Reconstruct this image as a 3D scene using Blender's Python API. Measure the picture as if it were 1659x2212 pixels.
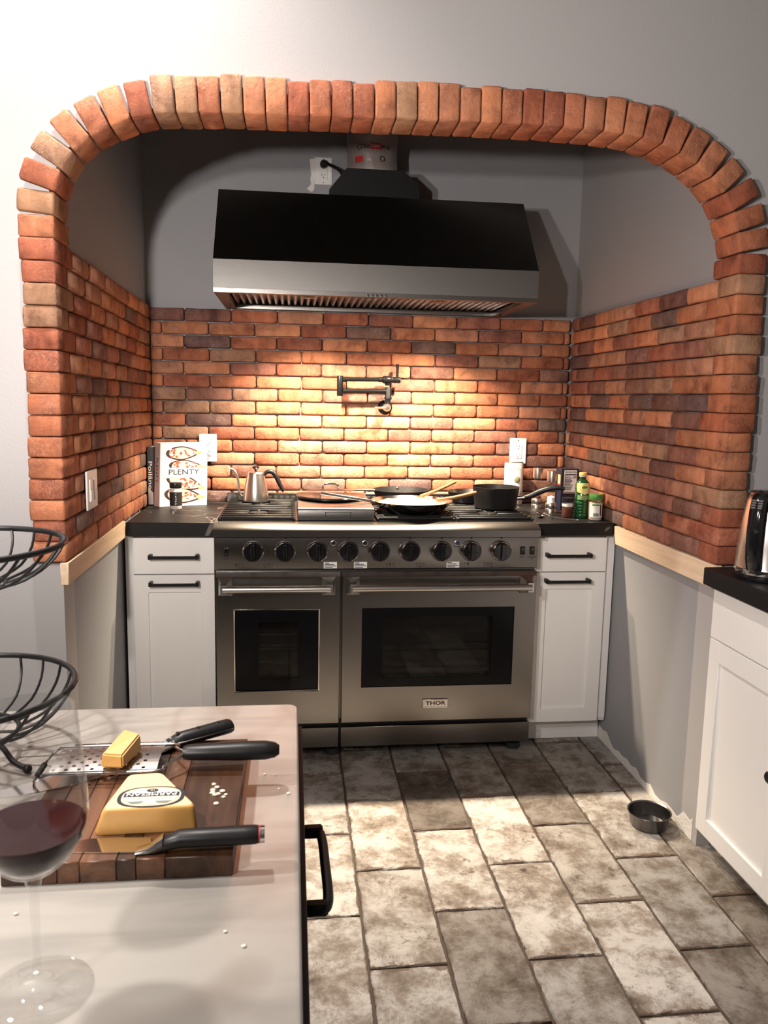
import bpy, bmesh, math, random
from mathutils import Vector as V, Matrix as MX
random.seed(7)
for o in list(bpy.data.objects): bpy.data.objects.remove(o)
SC = bpy.context.scene; COL = SC.collection
PI = math.pi
# ---------------------------------------------------------------- camera
def basis(yaw, pitch, roll):
    f = V((math.sin(yaw)*math.cos(pitch), math.cos(yaw)*math.cos(pitch), math.sin(pitch)))
    r = f.cross(V((0,0,1))).normalized(); u = r.cross(f)
    return f, r*math.cos(roll)+u*math.sin(roll), -r*math.sin(roll)+u*math.cos(roll)
cam = bpy.data.cameras.new('camera'); camo = bpy.data.objects.new('camera', cam); COL.objects.link(camo)
f_, r_, u_ = basis(.1166, -.1426, .0193)
camo.matrix_world = MX(((r_.x,u_.x,-f_.x,.2825),(r_.y,u_.y,-f_.y,-2.886),(r_.z,u_.z,-f_.z,1.3794),(0,0,0,1)))
cam.sensor_fit = 'HORIZONTAL'; cam.sensor_width = 36; cam.lens = 36*1710.36/1659; cam.clip_start = .02
cam.dof.use_dof = True; cam.dof.focus_distance = 2.9; cam.dof.aperture_fstop = 26
SC.camera = camo
# ---------------------------------------------------------------- world, lights, exposure
SC.view_settings.view_transform = 'Standard'; SC.view_settings.look = 'None'
SC.view_settings.gamma = 1; SC.view_settings.use_curve_mapping = False; SC.view_settings.exposure = 0.0
w = bpy.data.worlds.new('world'); SC.world = w; w.use_nodes = True
w.node_tree.nodes['Background'].inputs[0].default_value = (.9,.93,1,1); w.node_tree.nodes['Background'].inputs[1].default_value = .03
def lamp(name, kind, loc, power, col, radius=.03, target=None, angle=None, blend=.5, size=None):
    l = bpy.data.lights.new(name, kind); l.energy = power; l.color = col
    if kind == 'AREA': l.size = size
    else: l.shadow_soft_size = radius
    if angle: l.spot_size = math.radians(angle); l.spot_blend = blend
    o = bpy.data.objects.new(name, l); COL.objects.link(o); o.location = loc
    if target: o.rotation_euler = (V(target)-V(loc)).to_track_quat('-Z','Y').to_euler()
    return o
WARM = (1,.91,.84)
lamp('wall_washer', 'SPOT', (-.32,-.948,3.40), 370, WARM, .035, (-.05,-.86,0), 84, 1.0)      # recessed can grazing the arch wall
def pendant(loc, power, down):                                   # shaded pendant: less light straight down than sideways
    o = lamp('pendant_bulb', 'POINT', loc, power, WARM, .03); l = o.data; l.use_nodes = True; N, L = l.node_tree.nodes, l.node_tree.links
    em = [n for n in N if n.type == 'EMISSION'][0]; g = N.new('ShaderNodeNewGeometry'); sp = N.new('ShaderNodeSeparateXYZ'); mr = N.new('ShaderNodeMapRange')
    L.new(g.outputs['Incoming'], sp.inputs[0]); L.new(sp.outputs[2], mr.inputs[0]); mr.interpolation_type = 'SMOOTHSTEP'
    mr.inputs[1].default_value = -.62; mr.inputs[2].default_value = -.25; mr.inputs[3].default_value = down; mr.inputs[4].default_value = 1.0; L.new(mr.outputs[0], em.inputs[1])
pendant((-.33,-2.73,1.68), 100, .36)
pendant((-.33,-2.10,1.70), 92, .36)
lamp('fill_spot', 'SPOT', (-1.40,-3.74,3.35), 50, WARM, .05, (-1.0,-3.2,0), 150, .6)  # added ambient fill spot, no known fitting behind it
HOODC = (1,.81,.58)
for hx in (.34, .86):
    lamp('hood_lamp', 'SPOT', (hx,.27,1.735), 225, HOODC, .020, (hx+(.6-hx)*.2,.37,.9), 122, 1.0)
# ---------------------------------------------------------------- material helpers
def new_mat(name):
    m = bpy.data.materials.new(name); m.use_nodes = True
    return m, m.node_tree.nodes, m.node_tree.links, m.node_tree.nodes['Principled BSDF']
def mat(name, col, rough=.5, metal=0, bump=0, bscale=60, var=0, vscale=8, coat=0, stretch=None, emit=0, spec=None, trans=0, ior=None, aniso=0):
    m, N, L, b = new_mat(name)
    b.inputs['Base Color'].default_value = (*col,1); b.inputs['Roughness'].default_value = rough; b.inputs['Metallic'].default_value = metal
    if coat: b.inputs['Coat Weight'].default_value = coat
    if spec is not None: b.inputs['Specular IOR Level'].default_value = spec
    if trans: b.inputs['Transmission Weight'].default_value = trans
    if ior: b.inputs['IOR'].default_value = ior
    if aniso: b.inputs['Anisotropic'].default_value = aniso
    if emit: b.inputs['Emission Color'].default_value = (*col,1); b.inputs['Emission Strength'].default_value = emit
    if bump or var:
        tc = N.new('ShaderNodeTexCoord'); mp = N.new('ShaderNodeMapping'); L.new(tc.outputs['Object'], mp.inputs[0])
        if stretch: mp.inputs['Scale'].default_value = stretch
        if bump:
            n = N.new('ShaderNodeTexNoise'); n.inputs['Scale'].default_value = bscale; n.inputs['Detail'].default_value = 5; L.new(mp.outputs[0], n.inputs[0])
            bp = N.new('ShaderNodeBump'); bp.inputs['Strength'].default_value = bump; bp.inputs['Distance'].default_value = .004; L.new(n.outputs[0], bp.inputs['Height']); L.new(bp.outputs[0], b.inputs['Normal'])
        if var:
            n2 = N.new('ShaderNodeTexNoise'); n2.inputs['Scale'].default_value = vscale; n2.inputs['Detail'].default_value = 6; L.new(mp.outputs[0], n2.inputs[0])
            mx = N.new('ShaderNodeMix'); mx.data_type = 'RGBA'; L.new(n2.outputs[0], mx.inputs[0])
            mx.inputs[6].default_value = (*[max(0,c*(1-var)) for c in col],1); mx.inputs[7].default_value = (*[min(1,c*(1+var)) for c in col],1); L.new(mx.outputs[2], b.inputs['Base Color'])
    return m
def ramp(N, pts):
    r = N.new('ShaderNodeValToRGB'); e = r.color_ramp.elements
    e[0].position, e[0].color = pts[0][0], (*pts[0][1],1); e[1].position, e[1].color = pts[-1][0], (*pts[-1][1],1)
    for p, c in pts[1:-1]:
        x = e.new(p); x.color = (*c,1)
    return r
def mixc(N, L, fac, a, b, mode='MIX'):
    mx = N.new('ShaderNodeMix'); mx.data_type = 'RGBA'; mx.blend_type = mode
    for i, s in ((0,fac),(6,a),(7,b)):
        if hasattr(s, 'links') or hasattr(s, 'is_linked'): L.new(s, mx.inputs[i])
        elif i == 0: mx.inputs[0].default_value = s
        else: mx.inputs[i].default_value = (*s,1)
    return mx.outputs[2]
def obj_coords(N, L, scale=(1,1,1)):
    tc = N.new('ShaderNodeTexCoord'); oi = N.new('ShaderNodeObjectInfo'); mp = N.new('ShaderNodeMapping'); mp.inputs['Scale'].default_value = scale
    mu = N.new('ShaderNodeMath'); mu.operation = 'MULTIPLY'; mu.inputs[1].default_value = 37.0; L.new(oi.outputs['Random'], mu.inputs[0])
    ad = N.new('ShaderNodeVectorMath'); ad.operation = 'ADD'; L.new(tc.outputs['Object'], ad.inputs[0]); L.new(mu.outputs[0], ad.inputs[1]); L.new(ad.outputs[0], mp.inputs[0])
    return mp.outputs[0], oi
def noise(N, L, co, sc, det=5, rough=.55, dist=0):
    n = N.new('ShaderNodeTexNoise'); n.inputs['Scale'].default_value = sc; n.inputs['Detail'].default_value = det; n.inputs['Roughness'].default_value = rough; n.inputs['Distortion'].default_value = dist
    L.new(co, n.inputs[0]); return n.outputs[0]
def make_brick_mat():
    m, N, L, b = new_mat('brick_clay')
    co, oi = obj_coords(N, L)
    cs, _ = obj_coords(N, L, (9,9,.9))
    big = noise(N, L, co, 14, 6, .6, .6)
    r1 = ramp(N, [(.30,(.52,.46,.46)),(.5,(1,1,1)),(.72,(1.28,1.22,1.15))]); L.new(big, r1.inputs[0])
    c = mixc(N, L, 1.0, oi.outputs['Color'], r1.outputs[0], 'MULTIPLY')
    st = noise(N, L, cs, 3.2, 3, .5)
    r2 = ramp(N, [(.40,(.72,.68,.70)),(.56,(1,1,1))]); L.new(st, r2.inputs[0])
    c = mixc(N, L, .6, c, r2.outputs[0], 'MULTIPLY')
    sc_ = noise(N, L, co, 55, 4, .65, 2.2)
    r3 = ramp(N, [(.485,(0,0,0)),(.5,(1,1,1)),(.515,(0,0,0))]); L.new(sc_, r3.inputs[0])
    ms = noise(N, L, co, 11, 3, .5)
    r4 = ramp(N, [(.45,(0,0,0)),(.65,(.85,.85,.85))]); L.new(ms, r4.inputs[0])
    f = mixc(N, L, 1.0, r3.outputs[0], r4.outputs[0], 'MULTIPLY')
    c = mixc(N, L, f, c, (.66,.47,.36))
    L.new(c, b.inputs['Base Color']); b.inputs['Roughness'].default_value = .8; b.inputs['Specular IOR Level'].default_value = .3
    h = noise(N, L, co, 70, 8, .68, .4); bp = N.new('ShaderNodeBump'); bp.inputs['Strength'].default_value = .9; bp.inputs['Distance'].default_value = .005
    L.new(h, bp.inputs['Height']); L.new(bp.outputs[0], b.inputs['Normal'])
    return m
def make_tile_mat():
    m, N, L, b = new_mat('worn_terracotta_tile')
    co, oi = obj_coords(N, L)
    n1 = noise(N, L, co, 9, 10, .72, .15)
    r1 = ramp(N, [(.32,(.20,.155,.12)),(.44,(.54,.475,.42)),(.55,(1,1,1)),(.75,(1.30,1.29,1.27))]); L.new(n1, r1.inputs[0])
    c = mixc(N, L, 1.0, oi.outputs['Color'], r1.outputs[0], 'MULTIPLY')
    n2 = noise(N, L, co, 34, 8, .75, .3)
    r2 = ramp(N, [(.36,(.26,.21,.18)),(.44,(1,1,1))]); L.new(n2, r2.inputs[0])
    n4 = noise(N, L, co, 5, 3, .5); r4 = ramp(N, [(.45,(0,0,0)),(.62,(1,1,1))]); L.new(n4, r4.inputs[0])
    c2 = mixc(N, L, 1.0, c, r2.outputs[0], 'MULTIPLY'); c = mixc(N, L, r4.outputs[0], c, c2)
    n3 = noise(N, L, co, 9, 8, .7, .6)
    r3 = ramp(N, [(.492,(0,0,0)),(.5,(.75,.75,.75)),(.508,(0,0,0))]); L.new(n3, r3.inputs[0])
    c = mixc(N, L, r3.outputs[0], c, (.10,.075,.06))
    tc = N.new('ShaderNodeTexCoord'); se = N.new('ShaderNodeSeparateXYZ'); L.new(tc.outputs['Object'], se.inputs[0])
    def M2(op, a_, b_):
        q = N.new('ShaderNodeMath'); q.operation = op
        for i, v in ((0,a_),(1,b_)):
            if isinstance(v, (int,float)): q.inputs[i].default_value = v
            else: L.new(v, q.inputs[i])
        return q.outputs[0]
    dy = M2('MINIMUM', se.outputs[1], M2('SUBTRACT', .4075, se.outputs[1])); dx = M2('MINIMUM', se.outputs[0], M2('SUBTRACT', .1995, se.outputs[0]))
    n5 = noise(N, L, co, 13, 7, .7); th = M2('MULTIPLY', M2('SUBTRACT', n5, .40), .10)
    e_ = M2('MINIMUM', dy, M2('MULTIPLY', dx, 2.2)); df = M2('SUBTRACT', th, e_)
    r5 = ramp(N, [(.0,(0,0,0)),(.0025,(.85,.85,.85))]); L.new(df, r5.inputs[0])
    c = mixc(N, L, r5.outputs[0], c, (.105,.068,.046))
    L.new(c, b.inputs['Base Color'])
    rr = ramp(N, [(.3,(.75,.75,.75)),(.7,(.42,.42,.42))]); L.new(n1, rr.inputs[0]); L.new(rr.outputs[0], b.inputs['Roughness'])
    bp = N.new('ShaderNodeBump'); bp.inputs['Strength'].default_value = .45; bp.inputs['Distance'].default_value = .004; L.new(n2, bp.inputs['Height']); L.new(bp.outputs[0], b.inputs['Normal'])
    return m
def make_wood_mat(name, c1, c2, axis=0, sc=3, rough=.5, band=0):
    m, N, L, b = new_mat(name)
    s = [18,18,18]; s[axis] = 1.2
    co, oi = obj_coords(N, L, tuple(s))
    n = noise(N, L, co, sc, 6, .6, .8)
    r = ramp(N, [(.3,c1),(.7,c2)]); L.new(n, r.inputs[0]); c = r.outputs[0]
    if band:
        c = mixc(N, L, 1.0, c, oi.outputs['Color'], 'MULTIPLY')
    L.new(c, b.inputs['Base Color']); b.inputs['Roughness'].default_value = rough
    bp = N.new('ShaderNodeBump'); bp.inputs['Strength'].default_value = .15; bp.inputs['Distance'].default_value = .002; L.new(n, bp.inputs['Height']); L.new(bp.outputs[0], b.inputs['Normal'])
    return m
def make_vein_mat(name, base, vein, scale, width, rough, rot=(0,0,.6), soft=None, spec=.5):
    m, N, L, b = new_mat(name)
    tc = N.new('ShaderNodeTexCoord'); mp = N.new('ShaderNodeMapping'); L.new(tc.outputs['Object'], mp.inputs[0]); mp.inputs['Rotation'].default_value = rot
    n = noise(N, L, mp.outputs[0], scale, 3, .5, 1.2)
    r = ramp(N, [(.5-width,(0,0,0)),(.5,(1,1,1)),(.5+width,(0,0,0))]); L.new(n, r.inputs[0])
    c = mixc(N, L, r.outputs[0], base, vein)
    if soft:
        mp2 = N.new('ShaderNodeMapping'); L.new(tc.outputs['Object'], mp2.inputs[0]); mp2.inputs['Rotation'].default_value = (0,0,-.5); mp2.inputs['Scale'].default_value = (2,14,2)
        n2 = noise(N, L, mp2.outputs[0], 1.6, 4, .5, .5); r2 = ramp(N, [(.42,(0,0,0)),(.62,(.7,.7,.7))]); L.new(n2, r2.inputs[0]); c = mixc(N, L, r2.outputs[0], c, soft)
    L.new(c, b.inputs['Base Color']); b.inputs['Roughness'].default_value = rough; b.inputs['Specular IOR Level'].default_value = spec
    return m
def make_glass(name, tint=(1,1,1), dark=0.0, rough=.02, refl=.012, edge=.42, pw_=4.0):
    m, N, L, b = new_mat(name); N.remove(b)
    out = [x for x in N if x.type == 'OUTPUT_MATERIAL'][0]
    t = N.new('ShaderNodeBsdfTransparent'); t.inputs[0].default_value = (*tint,1)
    g = N.new('ShaderNodeBsdfGlossy'); g.inputs['Roughness'].default_value = rough; g.inputs[0].default_value = (1,1,1,1)
    lw0 = N.new('ShaderNodeLayerWeight'); lw0.inputs[0].default_value = .5
    pw = N.new('ShaderNodeMath'); pw.operation = 'POWER'; pw.inputs[1].default_value = pw_; L.new(lw0.outputs['Facing'], pw.inputs[0])
    lw = N.new('ShaderNodeMath'); lw.operation = 'MULTIPLY_ADD'; lw.inputs[1].default_value = edge; lw.inputs[2].default_value = refl; L.new(pw.outputs[0], lw.inputs[0])
    mx = N.new('ShaderNodeMixShader'); L.new(lw.outputs[0], mx.inputs[0]); L.new(t.outputs[0], mx.inputs[1]); L.new(g.outputs[0], mx.inputs[2]); L.new(mx.outputs[0], out.inputs[0])
    return m
M = {}
M['brick'] = make_brick_mat(); M['tile'] = make_tile_mat()
M['grout'] = mat('floor_grout', (.085,.062,.048), .9, bump=.4, bscale=120, var=.3, vscale=30)
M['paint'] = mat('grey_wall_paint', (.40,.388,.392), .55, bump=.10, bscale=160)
M['paint_niche'] = mat('shade_darkened_niche_paint', (.285,.287,.305), .55, bump=.10, bscale=160)  # wall grey darkened and cooled, putting the niche's shade into the colour
M['paint_room'] = mat('darkened_room_paint', (.10,.097,.095), .7)  # coloured very dark so the unseen room reads dim and bounces little
M['ceil'] = mat('darkened_ceiling_paint', (.16,.155,.15), .8)  # dark base colour stands in for a dim room above
M['plaster'] = mat('bare_plaster', (.72,.69,.66), .85, bump=.6, bscale=70, var=.1, vscale=20)
M['steel'] = mat('brushed_stainless', (.255,.243,.232), .26, 1, bump=.05, bscale=25, stretch=(1,60,60), aniso=.5)
M['steel_hood'] = mat('darkened_stainless_hood', (.16,.155,.148), .40, 1, bump=.05, bscale=25, stretch=(1,60,60), aniso=.6)  # stainless darkened: the hood's dark reflections go into its base colour
M['chrome'] = mat('polished_steel', (.72,.70,.68), .12, 1)
M['satin'] = mat('satin_steel', (.60,.58,.56), .28, 1)
M['dsteel'] = mat('dark_steel', (.18,.175,.17), .3, 1)
M['foil'] = mat('foil_tape', (.50,.44,.43), .30, .55, bump=.9, bscale=28, var=.12, vscale=18)
M['black'] = mat('black_plastic', (.009,.009,.010), .38, spec=.3)
M['bmatte'] = mat('matte_black_metal', (.010,.010,.011), .42, spec=.25)
M['iron'] = mat('cast_iron', (.010,.010,.011), .5, bump=.2, bscale=200, spec=.22)
M['gloss'] = mat('black_gloss', (.008,.008,.009), .08, coat=.5)
M['ovenblack'] = mat('black_oven_glass', (.006,.006,.007), .10, spec=.12)
M['tapblack'] = mat('matte_black_tap', (.006,.006,.007), .36, spec=.12)
M['enamel'] = mat('black_enamel', (.01,.01,.011), .22)
M['white'] = mat('white_cabinet_paint', (.82,.81,.80), .38)
M['plate'] = mat('white_plastic', (.80,.79,.77), .3)
M['slot'] = mat('outlet_slot', (.02,.02,.02), .6)
M['pine'] = make_wood_mat('raw_pine', (.62,.45,.30), (.78,.62,.45), 1, 2, .65)
M['walnut'] = make_wood_mat('oiled_walnut', (.024,.0105,.006), (.115,.052,.026), 1, 2.5, .38, 1)
M['spoonwood'] = make_wood_mat('beech_wood', (.17,.07,.028), (.30,.14,.06), 0, 3, .55)
M['counter'] = make_vein_mat('black_stone', (.009,.009,.010), (.16,.14,.13), 1.3, .002, .5, spec=.22)
M['marble'] = make_vein_mat('pale_marble', (.43,.41,.375), (.34,.31,.28), 2.3, .035, .30, (0,0,.3), (.31,.295,.275))
M['glass'] = make_glass('clear_glass', (.92,.92,.92))
M['glass_thick'] = make_glass('thick_glass', (.96,.96,.96), refl=.02, edge=.38, pw_=2.6)
M['ovenglass'] = make_glass('dark_oven_glass', (.55,.55,.55), rough=.03, refl=.015)
M['greenglass'] = mat('green_bottle', (.006,.06,.018), .15, coat=.6)
M['wine'] = mat('red_wine', (.022,.0012,.003), .05, spec=.25)
M['cheese'] = mat('hard_cheese', (.62,.34,.10), .42, bump=.12, bscale=50, var=.10, vscale=14)
M['cheese_pale'] = mat('pale_cheese_top', (.80,.62,.34), .35, var=.06, vscale=14)
M['film'] = make_glass('plastic_film', (.92,.92,.92), rough=.12)
M['crumb'] = mat('cheese_crumb', (.82,.74,.58), .7)
M['paper'] = mat('white_paper', (.74,.73,.72), .5)
M['ink'] = mat('black_ink', (.01,.01,.01), .6)
M['pinkink'] = mat('pink_ink', (.75,.42,.36), .6)
M['aub'] = mat('aubergine_skin', (.045,.02,.018), .4)
M['flesh'] = mat('aubergine_flesh', (.62,.48,.40), .5)
M['pome'] = mat('pomegranate_red', (.60,.10,.06), .4)
M['stalk'] = mat('aubergine_stalk', (.50,.33,.13), .5)
M['spine'] = mat('pale_pink_cloth', (.42,.30,.28), .6)
M['bookblack'] = mat('black_book_cloth', (.015,.015,.016), .35)
M['bluebox'] = mat('navy_carton', (.015,.02,.045), .35)
M['redink'] = mat('red_print', (.5,.03,.03), .5)
M['yellow'] = mat('yellow_label', (.80,.66,.26), .45)
M['capyellow'] = mat('yellow_cap', (.78,.60,.20), .35)
M['limegreen'] = mat('lime_print', (.16,.22,.04), .5)
M['lidgreen'] = mat('green_lid', (.05,.22,.04), .4)
M['palegreen'] = mat('pale_green_label', (.22,.30,.12), .4)
M['pepper'] = mat('pepper_flakes', (.10,.025,.012), .8, bump=1, bscale=300, var=.8, vscale=160)
M['garlic'] = mat('garlic_powder', (.62,.54,.42), .9)
M['salt'] = mat('white_salt', (.85,.85,.84), .9)
M['food'] = mat('fried_rice', (.62,.38,.16), .6, bump=1, bscale=110, var=.5, vscale=60)
M['avocado'] = mat('avocado_emblem', (.22,.19,.10), .5)
M['jarwhite'] = mat('jar_glass_tint', (.60,.57,.54), .15, coat=.4)
M['tan'] = mat('label_tan', (.76,.50,.30), .5)
M['slate'] = mat('label_slate', (.17,.21,.18), .5)
M['bluelight'] = mat('blue_indicator', (.02,.035,.08), .15, coat=.5)
M['led'] = mat('hood_bulb_lens', (1,.9,.75), .3, emit=12)
M['rubber'] = mat('black_rubber', (.015,.015,.015), .7)
M['redring'] = mat('red_ring', (.45,.03,.02), .4)
# ---------------------------------------------------------------- mesh helpers
class MB:
    def __init__(s): s.bm = bmesh.new()
    def _add(s, b2, Mx=None):
        me = bpy.data.meshes.new('t'); b2.to_mesh(me); b2.free()
        if Mx is not None: me.transform(Mx)
        s.bm.from_mesh(me); bpy.data.meshes.remove(me); return s
    def box(s, x0, x1, y0, y1, z0, z1, bev=0, seg=1, Mx=None):
        b = bmesh.new(); bmesh.ops.create_cube(b, size=1)
        for v in b.verts: v.co = V((x0+(v.co.x+.5)*(x1-x0), y0+(v.co.y+.5)*(y1-y0), z0+(v.co.z+.5)*(z1-z0)))
        if bev: bmesh.ops.bevel(b, geom=b.edges[:], offset=bev, segments=seg, affect='EDGES', profile=.5)
        return s._add(b, Mx)
    def loft(s, loops, closed=True, cap0=True, cap1=True, Mx=None):
        b = bmesh.new(); rows = [[b.verts.new(p) for p in lp] for lp in loops]; n = len(rows[0])
        for a, c in zip(rows, rows[1:]):
            for i in range(n if closed else n-1):
                j = (i+1) % n
                try: b.faces.new((a[i], a[j], c[j], c[i]))
                except ValueError: pass
        if cap0 and closed: b.faces.new(rows[0][::-1])
        if cap1 and closed: b.faces.new(rows[-1])
        bmesh.ops.recalc_face_normals(b, faces=b.faces[:])
        return s._add(b, Mx)
    def lathe(s, prof, c=(0,0,0), seg=32, cap0=True, cap1=True, Mx=None):
        return s.loft([[(c[0]+r*math.cos(2*PI*i/seg), c[1]+r*math.sin(2*PI*i/seg), c[2]+z) for i in range(seg)] for r, z in prof], True, cap0, cap1, Mx)
    def tube(s, pts, r, seg=8, closed=False, cap=True, Mx=None):
        pts = [V(p) for p in pts]; n = len(pts); rs = r if isinstance(r, (list,tuple)) else [r]*n; loops = []; up = None
        for i, p in enumerate(pts):
            if closed: t = pts[(i+1) % n]-pts[i-1]
            else: t = pts[min(i+1,n-1)]-pts[max(i-1,0)]
            t.normalize()
            if up is None: up = V((0,0,1)) if abs(t.z) < .9 else V((1,0,0))
            a = t.cross(up); a = a.normalized() if a.length > 1e-6 else V((1,0,0)); bb = a.cross(t).normalized(); up = bb
            loops.append([p+(a*math.cos(2*PI*k/seg)+bb*math.sin(2*PI*k/seg))*rs[i] for k in range(seg)])
        if closed: loops.append(loops[0])
        return s.loft(loops, True, cap and not closed, cap and not closed, Mx)
    def prism(s, poly, axis, a, b_, bev=0, Mx=None):
        def P(p, h): return {'x': (h,p[0],p[1]), 'y': (p[0],h,p[1]), 'z': (p[0],p[1],h)}[axis]
        b = bmesh.new(); A = [b.verts.new(P(p,a)) for p in poly]; B = [b.verts.new(P(p,b_)) for p in poly]; n = len(poly)
        for i in range(n): b.faces.new((A[i],A[(i+1)%n],B[(i+1)%n],B[i]))
        b.faces.new(A[::-1]); b.faces.new(B); bmesh.ops.recalc_face_normals(b, faces=b.faces[:])
        if bev: bmesh.ops.bevel(b, geom=b.edges[:], offset=bev, segments=1, affect='EDGES')
        return s._add(b, Mx)
    def sphere(s, c, r, u=16, v=10, sc=(1,1,1), Mx=None):
        b = bmesh.new(); bmesh.ops.create_uvsphere(b, u_segments=u, v_segments=v, radius=r)
        for q in b.verts: q.co = V((c[0]+q.co.x*sc[0], c[1]+q.co.y*sc[1], c[2]+q.co.z*sc[2]))
        return s._add(b, Mx)
    def build(s, name, m, parent=None, smooth=True, Mx=None, ang=40):
        me = bpy.data.meshes.new(name); s.bm.to_mesh(me); s.bm.free()
        if Mx is not None: me.transform(Mx)
        if smooth:
            me.polygons.foreach_set('use_smooth', [True]*len(me.polygons))
            try: me.set_sharp_from_angle(angle=math.radians(ang))
            except Exception: pass
        me.materials.append(M[m] if isinstance(m, str) else m)
        return place(name, me, parent)
def place(name, me, parent=None):
    o = bpy.data.objects.new(name, me); COL.objects.link(o)
    if parent is not None:
        o.parent = parent
        if parent.type == 'EMPTY': o.matrix_parent_inverse = MX.LocRotScale(parent.location, parent.rotation_euler, None).inverted()
    return o
def tag(o, label=None, cat=None, group=None, kind=None):
    if label: o['label'] = label
    if cat: o['category'] = cat
    if group: o['group'] = group
    if kind: o['kind'] = kind
    return o
def thing(name, label, cat, loc=(0,0,0), group=None):
    o = bpy.data.objects.new(name, None); COL.objects.link(o); o.location = loc; o.empty_display_size = .05
    return tag(o, label, cat, group)
def text(name, s, m, parent, loc, width, height, facing='-y', depth=.0004, bold=0, Mx=None):
    cu = bpy.data.curves.new('txt', 'FONT'); cu.body = s; cu.align_x = 'CENTER'; cu.resolution_u = 3
    if bold: cu.offset = bold
    t = bpy.data.objects.new('txt', cu); COL.objects.link(t); bpy.context.view_layer.update()
    me = bpy.data.meshes.new_from_object(t); bpy.data.objects.remove(t); bpy.data.curves.remove(cu)
    xs = [v.co.x for v in me.vertices]; ys = [v.co.y for v in me.vertices]
    x0, x1, y0, y1 = min(xs), max(xs), min(ys), max(ys)
    for v in me.vertices: v.co = V(((v.co.x-(x0+x1)/2)/(x1-x0)*width, (v.co.y-(y0+y1)/2)/(y1-y0)*height, 0))
    R = {'-y': MX(((1,0,0,0),(0,0,-1,0),(0,1,0,0),(0,0,0,1))), 'z': MX.Identity(4), '+x': MX(((0,0,1,0),(1,0,0,0),(0,1,0,0),(0,0,0,1)))}[facing]
    me.transform((Mx if Mx is not None else MX.Identity(4)) @ MX.Translation(loc) @ R) if Mx is None else me.transform(Mx @ MX.Translation(loc) @ R)
    me.materials.append(M[m]); me.name = name
    return place(name, me, parent)
def struct(o, label=None): o['kind'] = 'structure'; o['label'] = label or o.name; return o
def ellipse(cx, cy, rx, ry, n=24, a0=0): return [(cx+rx*math.cos(2*PI*i/n+a0), cy+ry*math.sin(2*PI*i/n+a0)) for i in range(n)]
def arc_smooth(pts, n=6):
    out = []; P = [V(p) for p in pts]
    for i in range(len(P)-1):
        p0 = P[max(i-1,0)]; p1 = P[i]; p2 = P[i+1]; p3 = P[min(i+2,len(P)-1)]
        for k in range(n):
            t = k/n; out.append(.5*((2*p1)+(p2-p0)*t+(2*p0-5*p1+4*p2-p3)*t*t+(3*p1-p0-3*p2+p3)*t**3))
    out.append(P[-1]); return out
# ================================================================ STRUCTURE
XL, XR, YB, YF = -.319, 1.525, .63, -.719      # brick faces of the niche: left, right, back, front
DL, DR, DB, DF = -.337, 1.552, .66, -.689      # plaster faces behind them
CEIL = 3.5
INTR = [(-.319,1.80),(-.319,1.845),(-.311,1.89),(-.297,1.93),(-.278,1.963),(-.247,1.999),(-.203,2.028),(-.155,2.052),(-.107,2.069),(-.05,2.080),(.08,2.088),(.22,2.092),(.385,2.096),(.553,2.100),(.725,2.103),(.874,2.105),(.989,2.104),(1.11,2.101),(1.195,2.094),(1.256,2.082),(1.302,2.067),(1.36,2.039),(1.413,2.006),(1.449,1.975),(1.482,1.932),(1.504,1.886),(1.518,1.835),(1.525,1.78),(1.525,1.72)]
intr = arc_smooth([(x,z,0) for x,z in INTR], 5)
# ---- walls
def opening(off):
    out = [(XL-(off),0),(XL-off,1.4)]
    for i, p in enumerate(intr):
        t = (intr[min(i+1,len(intr)-1)]-intr[max(i-1,0)]).normalized(); n = V((-t.y,t.x,0)); q = p+n*off; out.append((q.x,q.y))
    return out+[(XR+off,1.4),(XR+off,0)]
hole = opening(.022)
hole[0] = (DL,0); hole[1] = (DL,1.4); hole[-2] = (DR,1.4); hole[-1] = (DR,0)
def front_wall():
    b = bmesh.new(); X0, X1 = -2.6, 2.15; yb = -.585
    def outer(p):
        x, z = p
        if z < 1.75: return (X0 if x < .6 else X1, z)
        cx = .6; t = (x-DL)/(DR-DL)
        if t < .12: return (X0, 1.75+(CEIL-1.75)*max(0,t)/.12)
        if t > .88: return (X1, 1.75+(CEIL-1.75)*max(0,1-t)/.12)
        return (X0+(X1-X0)*(t-.12)/.76, CEIL)
    o = [outer(p) for p in hole]
    for i in range(len(o)):                                   # keep the top corners square
        pass
    rows = []
    for y in (DF, yb):
        rows.append(([b.verts.new((x,y,z)) for x,z in hole], [b.verts.new((x,y,z)) for x,z in o]))
    n = len(hole)
    for (h, q) in rows:
        for i in range(n-1):
            try: b.faces.new((h[i],h[i+1],q[i+1],q[i]))
            except ValueError: pass
    for i in range(n-1): b.faces.new((rows[0][0][i],rows[0][0][i+1],rows[1][0][i+1],rows[1][0][i]))
    bmesh.ops.remove_doubles(b, verts=b.verts[:], dist=1e-5)
    bmesh.ops.recalc_face_normals(b, faces=b.faces[:])
    m = MB(); m._add(b)
    # square the two upper corners left open by the fan
    m.box(X0, X0+.01, DF, yb, CEIL-.01, CEIL)
    return m
wall_front = struct(front_wall().build('wall_front', 'paint', smooth=False), 'grey painted wall around the brick arch')
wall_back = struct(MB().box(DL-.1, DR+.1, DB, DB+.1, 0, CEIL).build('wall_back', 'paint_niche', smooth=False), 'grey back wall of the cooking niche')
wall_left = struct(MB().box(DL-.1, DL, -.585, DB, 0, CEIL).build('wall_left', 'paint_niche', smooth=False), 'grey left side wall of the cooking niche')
wall_right = struct(MB().box(DR, DR+.1, -.585, DB, 0, CEIL).build('wall_right', 'paint_niche', smooth=False), 'grey right side wall of the cooking niche')
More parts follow.
